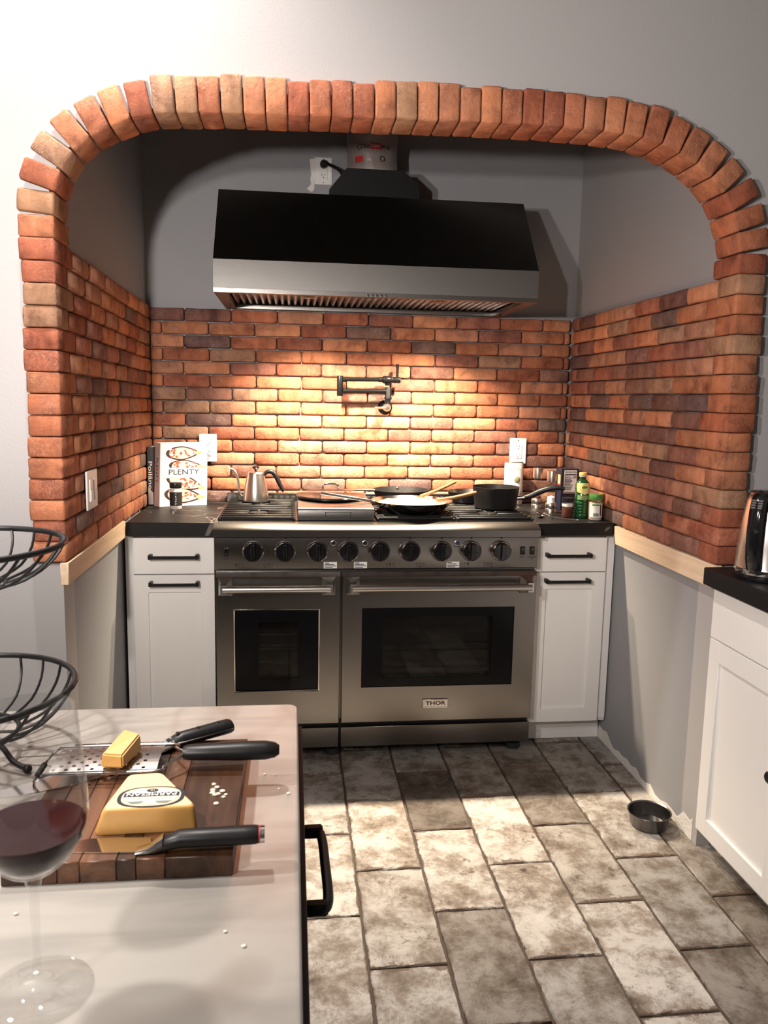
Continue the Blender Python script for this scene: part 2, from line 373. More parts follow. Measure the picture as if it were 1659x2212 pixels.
struct(MB().box(-2.6, 2.15, -5.2, DF, CEIL, CEIL+.1).box(DL-.1, DR+.1, DF, DB+.1, CEIL, CEIL+.1).build('ceiling', 'ceil', smooth=False), 'unseen ceiling, coloured dark to cut bounced light')
struct(MB().box(-2.7, -2.6, -5.2, DF, 0, CEIL).build('wall_west', 'paint_room', smooth=False), 'grey room wall beyond the left of the frame')
struct(MB().box(2.15, 2.25, -5.2, DF, 0, CEIL).build('wall_east', 'paint_room', smooth=False), 'grey room wall beyond the right of the frame')
struct(MB().box(-2.7, 2.25, -5.3, -5.2, 0, CEIL).build('wall_rear', 'paint_room', smooth=False), 'grey room wall behind the camera')
# ---- floor of worn tiles
floor = struct(MB().box(-2.7, 2.25, -5.3, DB+.1, -.05, -.0075).build('floor', 'grout', smooth=False), 'floor of worn stone tiles with dark grout')
def tile_mesh(Lx, Ly, sd):
    rnd = random.Random(sd); g = .0034
    def ring(ins, z, jit):
        pts = []; nx, ny = 6, 10
        x0, x1, y0, y1 = g+ins, Lx-g-ins, g+ins, Ly-g-ins
        for i in range(nx): pts.append((x0+(x1-x0)*i/nx, y0))
        for i in range(ny): pts.append((x1, y0+(y1-y0)*i/ny))
        for i in range(nx): pts.append((x1-(x1-x0)*i/nx, y1))
        for i in range(ny): pts.append((x0, y1-(y1-y0)*i/ny))
        return [(x+rnd.uniform(-jit,jit), y+rnd.uniform(-jit,jit), z) for x,y in pts]
    m = MB(); m.loft([ring(0,-.0075,.0002), ring(.0002,-.003,.0012), ring(.0030,0,.0024)])
    me = bpy.data.meshes.new('tile'); m.bm.to_mesh(me); m.bm.free(); me.materials.append(M['tile']); return me
PW, PL = .1995, .4075
tmesh = [tile_mesh(PW, PL, k) for k in range(6)]
TONE = {0:[.46,.55,.74,.66],1:[.52,.72,.58,.62],2:[.46,.20,.70,.36],3:[.46,.74,.74,.50],4:[.40,.32,.55,.74,.7],5:[.46,.64,.46,.34],6:[.5,.58,.44,.36]}
for c in range(-7, 9):
    x0 = .4705+PW*(c-1); odd = c % 2
    y = (-.1235 if not odd else -.3275)+PL
    k = 0
    first = True
    ys = []
    yy = y+PL
    j0 = -1
    while yy > -3.2:
        ys.append((yy-PL, j0)); yy -= PL; j0 += 1
    for (yb, j) in ys:
        top = yb+PL
        if top > DB+.35: continue
        tone = TONE.get(c, [.5]); t = tone[j] if 0 <= j < len(tone) else random.uniform(.34,.72)
        o = place('tile', tmesh[random.randrange(6)], floor)
        o.location = (x0, yb, random.uniform(-.0006,.0006)); o.rotation_euler = (random.uniform(-.0012,.0012), random.uniform(-.002,.002), 0)
        warm = random.uniform(-.02,.05)
        base = V((.62,.59,.555))*t*1.0
        dk = max(0, .5-t)
        o.color = (base.x*(1+.10*dk), base.y*(1-.25*dk-warm*.4), base.z*(1-.55*dk-warm), 1)
# ---- bricks
PAL = [(.50,.185,.085),(.46,.165,.075),(.40,.13,.062),(.56,.23,.11),(.34,.105,.055),(.47,.20,.11),(.30,.11,.07),(.44,.20,.11)]
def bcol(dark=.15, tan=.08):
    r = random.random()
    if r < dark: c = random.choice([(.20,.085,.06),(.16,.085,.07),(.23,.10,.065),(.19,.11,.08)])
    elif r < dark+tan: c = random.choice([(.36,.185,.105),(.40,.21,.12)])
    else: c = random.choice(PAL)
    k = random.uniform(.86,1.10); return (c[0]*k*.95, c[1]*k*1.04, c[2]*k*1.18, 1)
def brick_mesh(Ln, H, T, sd):
    rnd = random.Random(sd); g = .0018
    def ring(ins, y, jit, rc):
        x0, x1, z0, z1 = g+ins, Ln-g-ins, g+ins, H-g-ins; rc = min(rc, (x1-x0)*.3); m = 3 if Ln > .12 else 2
        P = []
        P += [(x0+rc,z0)]+[(x0+rc+(x1-x0-2*rc)*i/m,z0) for i in range(1,m)]+[(x1-rc,z0),(x1,z0+rc),(x1,(z0+z1)/2),(x1,z1-rc),(x1-rc,z1)]
        P += [(x1-rc-(x1-x0-2*rc)*i/m,z1) for i in range(1,m)]+[(x0+rc,z1),(x0,z1-rc),(x0,(z0+z1)/2),(x0,z0+rc)]
        return [(x+rnd.uniform(-jit,jit), y+rnd.uniform(-jit,jit)*.5, z+rnd.uniform(-jit,jit)) for x,z in P]
    st = rnd.getstate()
    m = MB(); m.loft([ring(0,T,.0002,.003), ring(0,.009,.0009,.006), ring(.0016,.0032,.0009,.009), ring(.0058,0,.0012,.010)], cap0=False)
    me = bpy.data.meshes.new('brick'); m.bm.to_mesh(me); m.bm.free(); me.materials.append(M['brick'])
    me.polygons.foreach_set('use_smooth', [True]*len(me.polygons)); me.set_sharp_from_angle(angle=math.radians(50))
    return me
BL, BT = .1965, .026
cache = {}
def get_brick(Ln, H):
    if abs(Ln-BL) < .004: key = ('f', round(H,4), random.randrange(7)); Ln = BL
    else: key = (round(Ln,3), round(H,4), random.randrange(2))
    if key not in cache: cache[key] = brick_mesh(Ln, H, BT, int(Ln*1e5)*7+int(H*1e5)*13+key[2]*101)
    return cache[key]
def lay(parent, Ln, H, loc, rz, tilt=0, col=None):
    o = place('brick', get_brick(Ln, H), parent); o.location = loc; o.rotation_euler = (random.uniform(-.006,.006), tilt+random.uniform(-.004,.004), rz+random.uniform(-.006,.006)); o.color = col or bcol(); return o
# back wall
RB, Z0B = .0555, .911
for r in range(15):
    z = Z0B+r*RB; s = 0; first = (.040+random.uniform(-.01,.014)) if r % 2 else (.140+random.uniform(-.006,.006)); k = 0
    while s < XR-XL-.002:
        Ln = first if k == 0 else BL; Ln = min(Ln, XR-XL-s)
        if XR-XL-s-Ln < .02: Ln = XR-XL-s
        x = XL+s
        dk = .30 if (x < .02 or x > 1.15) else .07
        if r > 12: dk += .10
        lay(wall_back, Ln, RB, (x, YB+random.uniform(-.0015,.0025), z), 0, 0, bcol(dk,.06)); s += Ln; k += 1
# corner bricks (L shaped) round the opening
def corner_brick(parent, c, n, t, W, ret, face, sd, col):
    rnd = random.Random(sd); th = .026; g = .0012; ch = .004; R = .007
    fz = face+rnd.uniform(-.004,.004); rt = ret
    # profile in (u outward, v into the niche)
    prof = [(fz,th),(fz,R*.8),(fz-R*.8,0),(.05,0),(R,0),(R*.3,R*.3),(0,R),(0,.05),(0,rt-R*.6),(R*.6,rt),(th,rt),(th,th)]
    nrm = [(0,0),(-1,0),(-.7,.7),(0,1),(.2,1),(.7,.7),(1,.2),(1,0),(.9,-.4),(.4,-.9),(0,0),(0,0)]
    loops = []
    for wpos, ins in ((-W/2+g,1.0),(-W/2+g+.002,.35),(-W/2+g+ch+.002,0),(0,0),(W/2-g-ch-.002,0),(W/2-g-.002,.35),(W/2-g,1.0)):
        lp = []
        for (u,v),(a,b_) in zip(prof,nrm):
            uu = u+a*ch*ins+(rnd.uniform(-.0009,.0009) if (a or b_) else 0); vv = v+b_*ch*ins+(rnd.uniform(-.0009,.0009) if (a or b_) else 0)
            p = n*uu+t*(wpos+rnd.uniform(-.0004,.0004)); lp.append((p.x, vv, p.z))
        loops.append(lp)
    m = MB(); m.loft(loops); o = m.build('brick', 'brick', parent, ang=50); o.location = c; o.color = col; return o
sd = 100
def arch_col():
    r = random.random()
    c = (.38,.195,.105) if r < .07 else random.choice([(.50,.175,.078),(.46,.15,.068),(.40,.12,.056),(.54,.20,.09),(.36,.105,.052),(.48,.18,.085)])
    k = random.uniform(.88,1.08); return (c[0]*k*.97,c[1]*k*1.03,c[2]*k*1.14,1)
PITL, Z0L, PITR, Z0R = .056, .927, .0558, .909
retL = []; retR = []
for r in range(16):
    ret = .165 if r % 2 == 0 else .105
    ret += random.uniform(-.008,.008)
    if r >= 15: ret = .14
    sd += 1; retL.append(ret)
    corner_brick(wall_left, V((XL, YF+random.uniform(-.002,.002), Z0L+PITL*(r+.5))), V((-1,0,0)), V((0,0,1)), PITL, ret, .086, sd, arch_col())
for r in range(16):
    ret = .165 if r % 2 else .11
    ret += random.uniform(-.008,.008)
    if r >= 15: ret = .14
    sd += 1; retR.append(ret)
    corner_brick(wall_right, V((XR, YF+random.uniform(-.002,.002), Z0R+PITR*(r+.5))), V((1,0,0)), V((0,0,1)), PITR, ret, .086, sd, arch_col())
# arch: walk along the intrados between the two pillars
path = [V((XL,0,Z0L+PITL*16))]+[V((p.x,0,p.y)) for p in intr if p.y > Z0L+PITL*16+.01 or (p.x > .6 and p.y > Z0R+PITR*16+.004)]+[V((XR,0,Z0R+PITR*16))]
acc = [0]
for a, b_ in zip(path, path[1:]): acc.append(acc[-1]+(b_-a).length)
NB = round(acc[-1]/.0555); stp = acc[-1]/NB
def along(s):
    for i in range(len(acc)-1):
        if acc[i+1] >= s: return path[i].lerp(path[i+1], (s-acc[i])/max(1e-9,acc[i+1]-acc[i]))
    return path[-1]
for k in range(NB):
    a, b_ = along(k*stp), along((k+1)*stp); c = (a+b_)/2; t = (b_-a).normalized(); n = V((-t.z,0,t.x)); sd += 1
    cc = arch_col()
    if k in (0,8,10,18): cc = (.38,.205,.115,1)
    corner_brick(wall_front, V((c.x, YF+random.uniform(-.003,.002), c.z)), n, t, stp*.99, .132+random.uniform(-.004,.004), .089+random.uniform(-.003,.003), sd, cc)
# side walls behind the corner bricks
for r in range(15):
    for side in (0,1):
        ret = (retL, retR)[side][r]; y = YF+ret
        while y < YB-.004:
            Ln = min(BL-.004, YB+.004-y)
            if YB+.004-y-Ln < .03: Ln = YB+.004-y
            if side == 0:
                f = (y-YF)/(YB-YF); z = Z0L-.016*f+r*(PITL-.0001*f)
                lay(wall_left, Ln, PITL, (XL+random.uniform(-.0015,.0025), y, z), PI/2, 0, bcol(.20,.05))
            else:
                lay(wall_right, Ln, PITR, (XR-random.uniform(-.0015,.0025), y+Ln, Z0R+r*PITR), -PI/2, 0, bcol(.26,.08))
            y += Ln
# ---- raw pine ledgers that carry the bricks
tag(MB().box(DL+.0005, -.315, YF+.0, .018, .864, .9255, .002).build('ledger_board', 'pine'), 'raw pine board under the bricks of the left niche wall', 'board', 'pine ledger boards')
tag(MB().box(1.521, DR-.0005, -.714, .018, .838, .9075, .002).build('ledger_board', 'pine'), 'raw pine board with knots under the bricks of the right niche wall', 'board', 'pine ledger boards')
# ---- bare plaster left unpainted
def patch(name, pts, parent, axis, at_, th):
    m = MB(); m.prism(pts, axis, at_, at_+th); o = m.build(name, 'plaster', parent, smooth=False); return o
rr = random.Random(3); top = [(-.64+.04*i, .028+rr.uniform(-.010,.012)+(.02 if i > 16 else 0)+(.035 if i in (0,1) else 0)) for i in range(20)]
patch('plaster_patch', [(-.66,.0),(.14,.0)]+[(y,z) for y,z in reversed(top)]+[(-.66,.075)], wall_right, 'x', DR-.0012, .0012)
rr = random.Random(5); P = [(.372,2.255),(.378,2.38)]+[(.352+rr.uniform(-.012,.008), 2.375-.02*i) for i in range(7)]+[(.362,2.242)]
patch('plaster_patch', P, wall_back, 'y', DB-.0012, .0012)
# ================================================================ RANGE
W = 1.214
rg = thing('gas_range', 'wide stainless steel double oven gas range in the brick niche', 'range', (W/2,.3,0))
MB().box(.004, W-.004, .012, .615, .06, .90, .002).build('body', 'dsteel', rg)
MB().prism([(-.030,.873),(-.030,.898),(-.022,.906),(.030,.921),(.615,.921),(.615,.905),(.03,.905),(-.0,.873)], 'x', 0, W).build('top_frame', 'steel', rg, ang=30)
MB().box(.012, W-.012, .035, .60, .9215, .924).build('cooktop', 'enamel', rg)
bg = MB(); bg.box(.0, W, .600, .622, .921, .958, .002)
bgo = bg.build('back_guard', 'steel', rg)
for i in range(46):
    x = .03+i*(W-.06)/45; m = MB(); m.box(x-.0085, x+.0085, .598, .6005, .934, .946, .001)
    if i % 1 == 0: m.build('vent_slot', 'slot', bgo)
# control panel
pn = MB(); pn.prism([(-.006,.868),(-.012,.752),(-.006,.748),(.02,.748),(.02,.868)], 'x', .002, W-.002, .001)
panel = pn.build('control_panel', 'steel', rg)
for i, x in enumerate([.141,.257,.376,.490,.606,.720,.840,.953,1.069]):
    kz = .8165
    T = MX.Translation((x,-.010,kz)) @ MX.Rotation(PI/2,4,'X')
    kb = MB(); kb.lathe([(.039,.0),(.039,.006),(.035,.010),(.033,.010)], seg=36, Mx=T); kbo = kb.build('knob_bezel', 'chrome', rg)
    k = MB(); k.lathe([(.0335,.004),(.0335,.022),(.031,.026),(0.0005,.027)], seg=36, Mx=T)
    kn = k.build('knob', 'gloss', rg)
    kk = MB(); kk.box(-.0075,.0075,-.031,.031,.024,.040,.003, Mx=T); kk.build('grip', 'gloss', kn)
    tr = MB(); tr.prism([(x-.004,kz+.0505),(x+.004,kz+.0505),(x,kz+.0445)], 'y', -.0105, -.006); tr.build('knob_pointer', 'ink', panel)
for x, m_ in ((.434,'gloss'),(.551,'gloss'),(.899,'bluelight')):
    q = MB(); q.sphere((x,-.010,.847), .0085, 14, 8, (1,.6,1)); ind = q.build('indicator_light', m_, rg)
    q = MB(); q.lathe([(.0105,0),(.0105,.003),(.0085,.004)], seg=20, Mx=MX.Translation((x,-.007,.847)) @ MX.Rotation(PI/2,4,'X')); q.build('ring', 'satin', ind)
    q = MB(); q.box(x-.012, x+.012, -.0102, -.008, .8318, .8338); q.build('printed_caption', 'ink', panel)
for x, z, s in ((.044,.8135,'Light'),(1.153,.8165,'Light'),(1.190,.8165,'Convection\nFan')):
    q = MB(); q.box(x-.0085, x+.0085, -.0125, -.005, z-.0155, z+.0155, .0012); sw = q.build('rocker_switch', 'black', rg)
    q = MB(); q.box(x-.006, x+.006, -.0145, -.011, z-.002, z+.013, .001); q.build('rocker', 'gloss', sw)
    text('printed_caption', s, 'ink', panel, (x,-.0118,z-.024 if '\n' not in s else z-.027), .017 if len(s)<7 else .032, .006 if '\n' not in s else .012)
for n, x in enumerate((.423,.535,.884)):
    q = MB(); q.box(x-.0245, x+.0245, -.0122, -.0112, .7525, .7765); st = q.build('warning_sticker', 'paper', rg)
    for i, (wd, off) in enumerate(((.016,-.012),(.034,-.004),(.044,0),(.030,-.006))):
        q = MB(); q.box(x+off-wd/2, x+off+wd/2, -.0126, -.0121, .7728-.0056*i-.0015, .7728-.0056*i+.0012); q.build('text_line', 'ink', st)
for gx, act in ((.092,0),(.196,3),(.646,1),(.760,4),(.930,2),(1.020,5)):
    for r in range(2):
        for c in range(3):
            if abs(gx-.884) < .03: continue
            q = MB(); T = MX.Translation((gx+(c-1)*.0125,-.0112,.7675-.0115*r)) @ MX.Rotation(PI/2,4,'X')
            if r*3+c == act: q.lathe([(.0042,0),(.0042,.0006)], seg=14, Mx=T)
            else: q.loft([[(rr_*math.cos(a*PI/7), rr_*math.sin(a*PI/7), zz) for a in range(14)] for rr_, zz in ((.0042,0),(.0042,.0006),(.0032,.0006),(.0032,0))], True, False, False, T)
            q.build('burner_mark', 'ink', panel)
# oven doors
def oven_door(x0, x1, wx0, wx1, wz0, wz1, ix0, ix1, iz0, iz1, racks, hx0, hx1, nm, bead):
    z0, z1 = .153, .738; yf = -.020; yb = .012
    d = MB(); zt_ = z1-.015; ch = .0018
    R4 = lambda a_,b_,c_,e_,y: [(a_,y,c_),(b_,y,c_),(b_,y,e_),(a_,y,e_)]
    d.loft([R4(x0,x1,z0,z1,yb), R4(x0,x1,z0,z1,yf+.012), R4(x0,x1,z0,zt_,yf+ch), R4(x0+ch,x1-ch,z0+ch,zt_-ch,yf), R4(wx0,wx1,wz0,wz1,yf), R4(wx0,wx1,wz0,wz1,yb)], True, False, False)
    door = d.build('oven_door', 'steel', rg, ang=20); door['label'] = nm
    fr = MB()
    if bead: fr.tube([(wx0,yf-.001,wz0),(wx1,yf-.001,wz0),(wx1,yf-.001,wz1),(wx0,yf-.001,wz1)], .0045, 8, closed=True); fr.build('window_bead', 'chrome', door)
    bl = MB(); e = .0005
    bl.box(wx0+e, ix0, yf+.004, yf+.010, wz0+e, wz1-e); bl.box(ix1, wx1-e, yf+.004, yf+.010, wz0+e, wz1-e); bl.box(ix0, ix1, yf+.004, yf+.010, wz0+e, iz0); bl.box(ix0, ix1, yf+.004, yf+.010, iz1, wz1-e)
    bl.build('black_glass_border', 'ovenblack', door, smooth=False)
    cv = MB(); cv.box(ix0-.02, ix1+.02, yb+.0005, yb+.004, iz0-.02, iz1+.02); cv.build('oven_cavity', 'dsteel', door)
    for z in racks:
        q = MB(); q.tube([(ix0+.002,yb-.004,z),(ix1-.002,yb-.004,z)], .0016, 6); q.build('oven_rack', 'chrome', door)
    gl = MB(); gl.box(ix0+e, ix1-e, yf+.005, yf+.007, iz0+e, iz1-e); gl.build('window_pane', 'ovenglass', door, smooth=False)
    hz = .689
    h = MB(); h.tube([(hx0+.016,-.074,hz),(hx1-.016,-.074,hz)], .0135, 20); hb = h.build('handle', 'satin', door)
    for hx, sgn in ((hx0,1),(hx1,-1)):
        p = MB()
        a, b_ = (hx, hx+sgn*.034)
        def q4(x_0, x_1, y, hh): return [(x_0,y,hz-hh),(x_1,y,hz-hh),(x_1,y,hz+hh),(x_0,y,hz+hh)]
        p.loft([q4(a-sgn*.004, b_+sgn*.012, yf-.0005, .034), q4(a-sgn*.004, b_+sgn*.012, yf-.006, .034), q4(a+sgn*.008, b_-sgn*.004, -.052, .020), q4(a+sgn*.008, b_-sgn*.004, -.080, .018)])
        p.build('handle_bracket', 'satin', hb, smooth=False)
    return door
oven_door(.006, .4605, .072, .383, .286, .600, .159, .304, .325, .551, (.497,.455,.440,.390), .020, .438, 'narrow left oven door with a small window', True)
rd = oven_door(.469, W-.004, .543, 1.128, .292, .602, .622, 1.044, .326, .566, (.455,.424,.358), .486, 1.190, 'wide right oven door with a broad window', False)
bd = MB(); bd.box(.780, .880, -.0255, -.0195, .204, .241, .0015); bd.box(.783, .877, -.0262, -.025, .207, .238, .0008); bdo = bd.build('badge', 'satin', rd)
text('badge_lettering', 'THOR', 'ink', bdo, (.831,-.0266,.226), .078, .0155, bold=.03)
text('badge_lettering', 'K I T C H E N', 'ink', bdo, (.831,-.0266,.2115), .080, .0035)
for x0, x1 in ((.006,.4605),(.469,W-.004)):
    MB().box(x0, x1, -.008, .010, .052, .131, .0015).build('kick_panel', 'steel', rg)
MB().box(.01, W-.01, .011, .0115, .06, .16).build('gap_shade_sheet', 'black', rg)  # black sheet standing in for shade between doors and kick panels
for x in (.05,.44,1.165):
    for y in (.06,.55):
        MB().lathe([(.022,.058),(.022,.030),(.030,.026),(.030,.004),(.027,.0015)], (x,y,0), 20).build('foot', 'rubber', rg)
# burner grates
def grate(x0, x1):
    g = MB(); y0, y1, zt = .036, .575, .9375
    for x in (x0+.006, x1-.006): g.box(x-.005, x+.005, y0, y1, .925, zt-.004, .0015)
    for i in range(11):
        y = y0+.012+i*(y1-y0-.024)/10
        if i in (2,3,7,8):
            xm = (x0+x1)/2
            g.box(x0+.004, xm-.035, y-.006, y+.006, zt-.011, zt, .003); g.box(xm+.035, x1-.004, y-.006, y+.006, zt-.011, zt, .003)
        else: g.box(x0+.004, x1-.004, y-.006, y+.006, zt-.012, zt, .003)
    xm = (x0+x1)/2
    for yc in (y0+.145, y0+.395):
        for s in (-1,1): g.box(xm-.005, xm+.005, yc+s*.03-.022, yc+s*.03+.022, zt-.010, zt, .002)
    go = g.build('burner_grate', 'iron', rg)
    for yc in (y0+.145, y0+.395):
        b_ = MB(); b_.lathe([(.05,.924),(.05,.928),(.036,.930),(.036,.9335),(.03,.935),(.001,.935)], (xm,yc,0), 24); b_.build('burner_cap', 'iron', rg)
grate(.010,.296); grate(.598,.901); grate(.905,1.206)
# griddle cover
gc = MB(); gc.prism([(.045,.926),(.045,.962),(.052,.970),(.50,.975),(.56,.962),(.56,.926)], 'x', .303, .590, .0015)
gco = gc.build('griddle_cover', 'steel', rg, ang=30)
for bx in ((.405,.407,.936,.955),(.499,.501,.936,.955),(.405,.501,.936,.9375),(.405,.501,.9535,.955)):
    MB().box(bx[0], bx[1], .0435, .0455, bx[2], bx[3]).build('finger_recess', 'slot', gco)
MB().box(.303,.590,.040,.047,.9245,.931,.001).build('griddle_lip', 'dsteel', gco)
# ================================================================ HOOD
hd = thing('range_hood', 'large sloped stainless steel range hood under the arch', 'range hood', (.6,.4,1.745))
m = MB(); prof = [(.080,1.760),(.080,1.860),(.330,2.157),(DB-.001,2.157),(DB-.001,1.752),(DB-.012,1.752),(DB-.012,2.145),(.338,2.145),(.092,1.854),(.092,1.760)]
m.prism(prof, 'x', .0, 1.195)
for x0, x1 in ((.0005,.012),(1.183,1.1945)): m.prism([(.085,1.755),(.085,1.858),(.331,2.150),(DB-.005,2.150),(DB-.005,1.755)], 'x', x0, x1)
m.build('canopy', 'steel_hood', hd, ang=25)
r = MB(); r.box(.0, 1.195, .080, .112, 1.745, 1.7605); r.box(.0, 1.195, .600, DB-.001, 1.745, 1.7605); r.box(.0, .045, .112, .600, 1.745, 1.7605); r.box(1.150, 1.195, .112, .600, 1.745, 1.7605)
r.build('bottom_rim', 'steel', hd, smooth=False)
MB().box(.045,1.150,.112,.600,1.782,1.786).build('filter_tray', 'dsteel', hd)
for i in range(42):
    x = .055+i*(1.085/41)
    MB().prism([(x-.010,1.781),(x-.004,1.764),(x+.004,1.764),(x+.010,1.781)], 'y', .114, .598).build('baffle', 'satin', hd, smooth=False)
for i in range(5):
    MB().tube([(.555+.0165*i,.079,1.751),(.555+.0165*i,.074,1.751)], .0042, 10).build('push_button', 'chrome', hd)
for hx in (.34,.86):
    MB().lathe([(.028,1.7605),(.028,1.757),(.022,1.756)], (hx,.27,0), 20).build('lamp_ring', 'chrome', hd)
pl = MB(); pl.prism([(.425,2.1575),(.425,2.190),(.492,2.272),(.718,2.272),(.782,2.218),(.782,2.1575)], 'y', .38, .60)
pl.build('duct_transition', 'bmatte', hd, smooth=False)
dm = MB(); random.seed(21)
loops = []
for i in range(14):
    z = 2.272+i*.036
    loops.append([(.601+(.101+random.uniform(-.0025,.0025)+.003*(i%4==0))*math.cos(2*PI*k/36), .49+(.101+random.uniform(-.0025,.0025))*math.sin(2*PI*k/36), z) for k in range(36)])
dm.loft(loops); dk = dm.build('vent_duct', 'foil', hd, ang=60); dk['label'] = 'round vent duct wrapped in printed foil tape'
def curved_text(nm, s, m_, parent, ang, z, width, height, bold=0):
    o = text(nm, s, m_, parent, (0,0,0), width, height, bold=bold)
    for v in o.data.vertices:
        a = ang+v.co.x/.106; v.co = V((.601+.1065*math.sin(a), .49-.1065*math.cos(a), z+v.co.z))
    return o
def curved_rect(nm, m_, parent, a0, a1, z0, z1, R=.1060):
    q = MB(); q.loft([[(.601+R*math.sin(a0+(a1-a0)*i/8), .49-R*math.cos(a0+(a1-a0)*i/8), z) for i in range(9)] for z in (z0,z1)], False, False, False)
    return q.build(nm, m_, parent)
curved_rect('red_print', 'redink', dk, -.16, .24, 2.349, 2.372)
curved_text('tape_lettering', 'Shur', 'ink', dk, -.30, 2.360, .027, .016, .02); curved_text('tape_lettering', 'tape', 'paper', dk, .02, 2.360, .036, .014)
curved_text('tape_lettering', 'AF-100', 'ink', dk, .43, 2.360, .040, .014, .02)
curved_rect('red_print', 'redink', dk, -.78, -.44, 2.302, 2.325)
for a, z in ((-.58,2.360),(.30,2.315)):
    q = MB(); q.loft([[(.601+.1065*math.sin(a+rr_*math.cos(t*PI/10)/.106), .49-.1065*math.cos(a+rr_*math.cos(t*PI/10)/.106), z+rr_*math.sin(t*PI/10)) for t in range(20)] for rr_ in (.011,.0085)], True, False, False); q.build('tape_emblem', 'ink', dk)
# ================================================================ BASE CABINETS BESIDE THE RANGE
def pull(parent, x0, x1, z, yface):
    p = MB(); yo = yface-.030
    p.box(x0, x0+.012, yo-.004, yface, z-.007, z+.009, .001); p.box(x1-.012, x1, yo-.004, yface, z-.007, z+.009, .001); p.box(x0, x1, yo-.005, yo+.005, z-.006, z+.005, .0015)
    p.build('pull_handle', 'bmatte', parent)
def shaker(name, x0, x1, z0, z1, y, st, rail, parent, axis='y', lift=.019):
    m = MB(); rb_ = .055
    B = lambda a,b_,c,d,f: (m.box(a,b_,y,y+f,c,d,.0008) if axis == 'y' else m.box(y,y+f,a,b_,c,d,.0008))
    B(x0,x0+st,z0,z1,lift); B(x1-st,x1,z0,z1,lift); B(x0+st-.001,x1-st+.001,z1-rail,z1,lift); B(x0+st-.001,x1-st+.001,z0,z0+rb_,lift)
    o = m.build(name, 'white', parent)
    q = MB(); e = .001
    if axis == 'y': q.box(x0+st-.002, x1-st+.002, y+.009, y+.017, z0+rb_-.002, z1-rail+.002)
    else: q.box(y+.009, y+.017, x0+st-.002, x1-st+.002, z0+rb_-.002, z1-rail+.002)
    q.build('door_panel', 'white', o, smooth=False); return o
def base_cab(xa, xb, da, db, fa, fb, px0, px1, label, toe0, toe1):
    c = thing('base_cabinet', label, 'cabinet', ((xa+xb)/2,.35,0), 'white base cabinets flanking the range')
    MB().box(xa, xb, .064, .62, .10, .867).build('body', 'white', c, smooth=False)
    MB().box(toe0, toe1, .125, .15, .0015, .0995).build('toe_kick', 'white', c, smooth=False)
    MB().box(fa, fb, .058, .0639, .112, .866, .0006).build('filler_strip', 'white', c)
    d = MB().box(da, db, .044, .0635, .7225, .8575, .001).build('drawer_front', 'white', c); pull(d, px0, px1, .790, .044)
    d = shaker('cabinet_door', da, db, .106, .7185, .044, .052, .066, c); pull(d, px0, px1, .688, .044)
    return c
base_cab(-.324, -.004, -.2965, -.004, -.326, -.2970, -.238, -.058, 'white shaker base cabinet left of the range', -.30, -.004)
base_cab(1.218, 1.545, 1.218, 1.508, 1.5085, 1.545, 1.259, 1.439, 'white shaker base cabinet right of the range', 1.218, 1.548)
tag(MB().box(XL+.005, -.0015, .020, YB-.005, .868, .918, .0015).build('countertop', 'counter'), 'short black stone countertop left of the range, holding the cookbooks', 'countertop')
tag(MB().box(1.2155, XR-.005, .020, YB-.005, .868, .918, .0015).build('countertop', 'counter'), 'short black stone countertop right of the range, holding bottles and spices', 'countertop')
# ---- right foreground run
rc = thing('base_cabinet', 'long white base cabinet run in the right foreground below the kettle', 'cabinet', (1.8,-1.6,0))
MB().box(1.5515, 2.149, -3.2, -.6925, .075, .853).build('body', 'white', rc, smooth=False)
MB().box(1.600, 1.62, -3.2, -.6925, .0015, .0745).build('toe_kick', 'white', rc, smooth=False)
for k in range(6):
    y1 = -.715-k*.404; y0 = y1-.401
    if k % 2 == 0:
        d = MB().box(1.530, 1.551, y0-.404, y1, .692, .851, .001).build('drawer_front', 'white', rc); ym = y0-.0015
        q = MB(); q.box(1.496,1.530,ym-.055,ym-.043,.76,.776,.001); q.box(1.496,1.530,ym+.043,ym+.055,.76,.776,.001); q.box(1.494,1.504,ym-.055,ym+.055,.762,.773,.0015); q.build('pull_handle', 'bmatte', d)
    d = shaker('cabinet_door', y0, y1, .078, .688, 1.530, .055, .062, rc, 'x')
    MB().lathe([(.007,0),(.007,.012),(.015,.020),(.016,.027),(.012,.031),(.0005,.032)], seg=20, Mx=MX.Translation((1.530,y0+.026,.43)) @ MX.Rotation(-PI/2,4,'Y')).build('door_knob', 'bmatte', d)
tag(MB().box(1.488, 2.149, -3.2, -.722, .854, .9055, .003).build('countertop', 'counter'), 'long black stone countertop in the right foreground under the electric kettle', 'countertop')
# ================================================================ POT FILLER
pf = thing('pot_filler', 'black folding pot filler tap on the brick wall above the stove', 'tap', (.69,.62,1.34))
RX = MX.Rotation(PI/2,4,'X')
q = MB(); q.lathe([(.032,0),(.032,.006),(.028,.010),(.020,.012),(.018,.030)], seg=28, Mx=MX.Translation((.690,YB+.004,1.340)) @ RX); q.build('wall_flange', 'tapblack', pf)
q = MB(); q.tube([(.690,.61,1.340),(.690,.566,1.340)], .016, 18); q.lathe([(.0175,0),(.0175,.010),(.012,.018),(.0005,.019)], seg=20, Mx=MX.Translation((.690,.568,1.340)) @ RX); q.build('valve_body', 'satin', pf)
q = MB(); q.tube([(.690,.556,1.340),(.655,.552,1.338),(.636,.550,1.337)], [.0055,.005,.006], 10); q.build('lever', 'satin', pf)
q = MB(); q.lathe([(.012,1.350),(.012,1.372),(.0165,1.376),(.0165,1.384),(.014,1.388),(.014,1.425),(.012,1.428)], (.696,.575,0), 20); q.build('swivel_post', 'tapblack', pf)
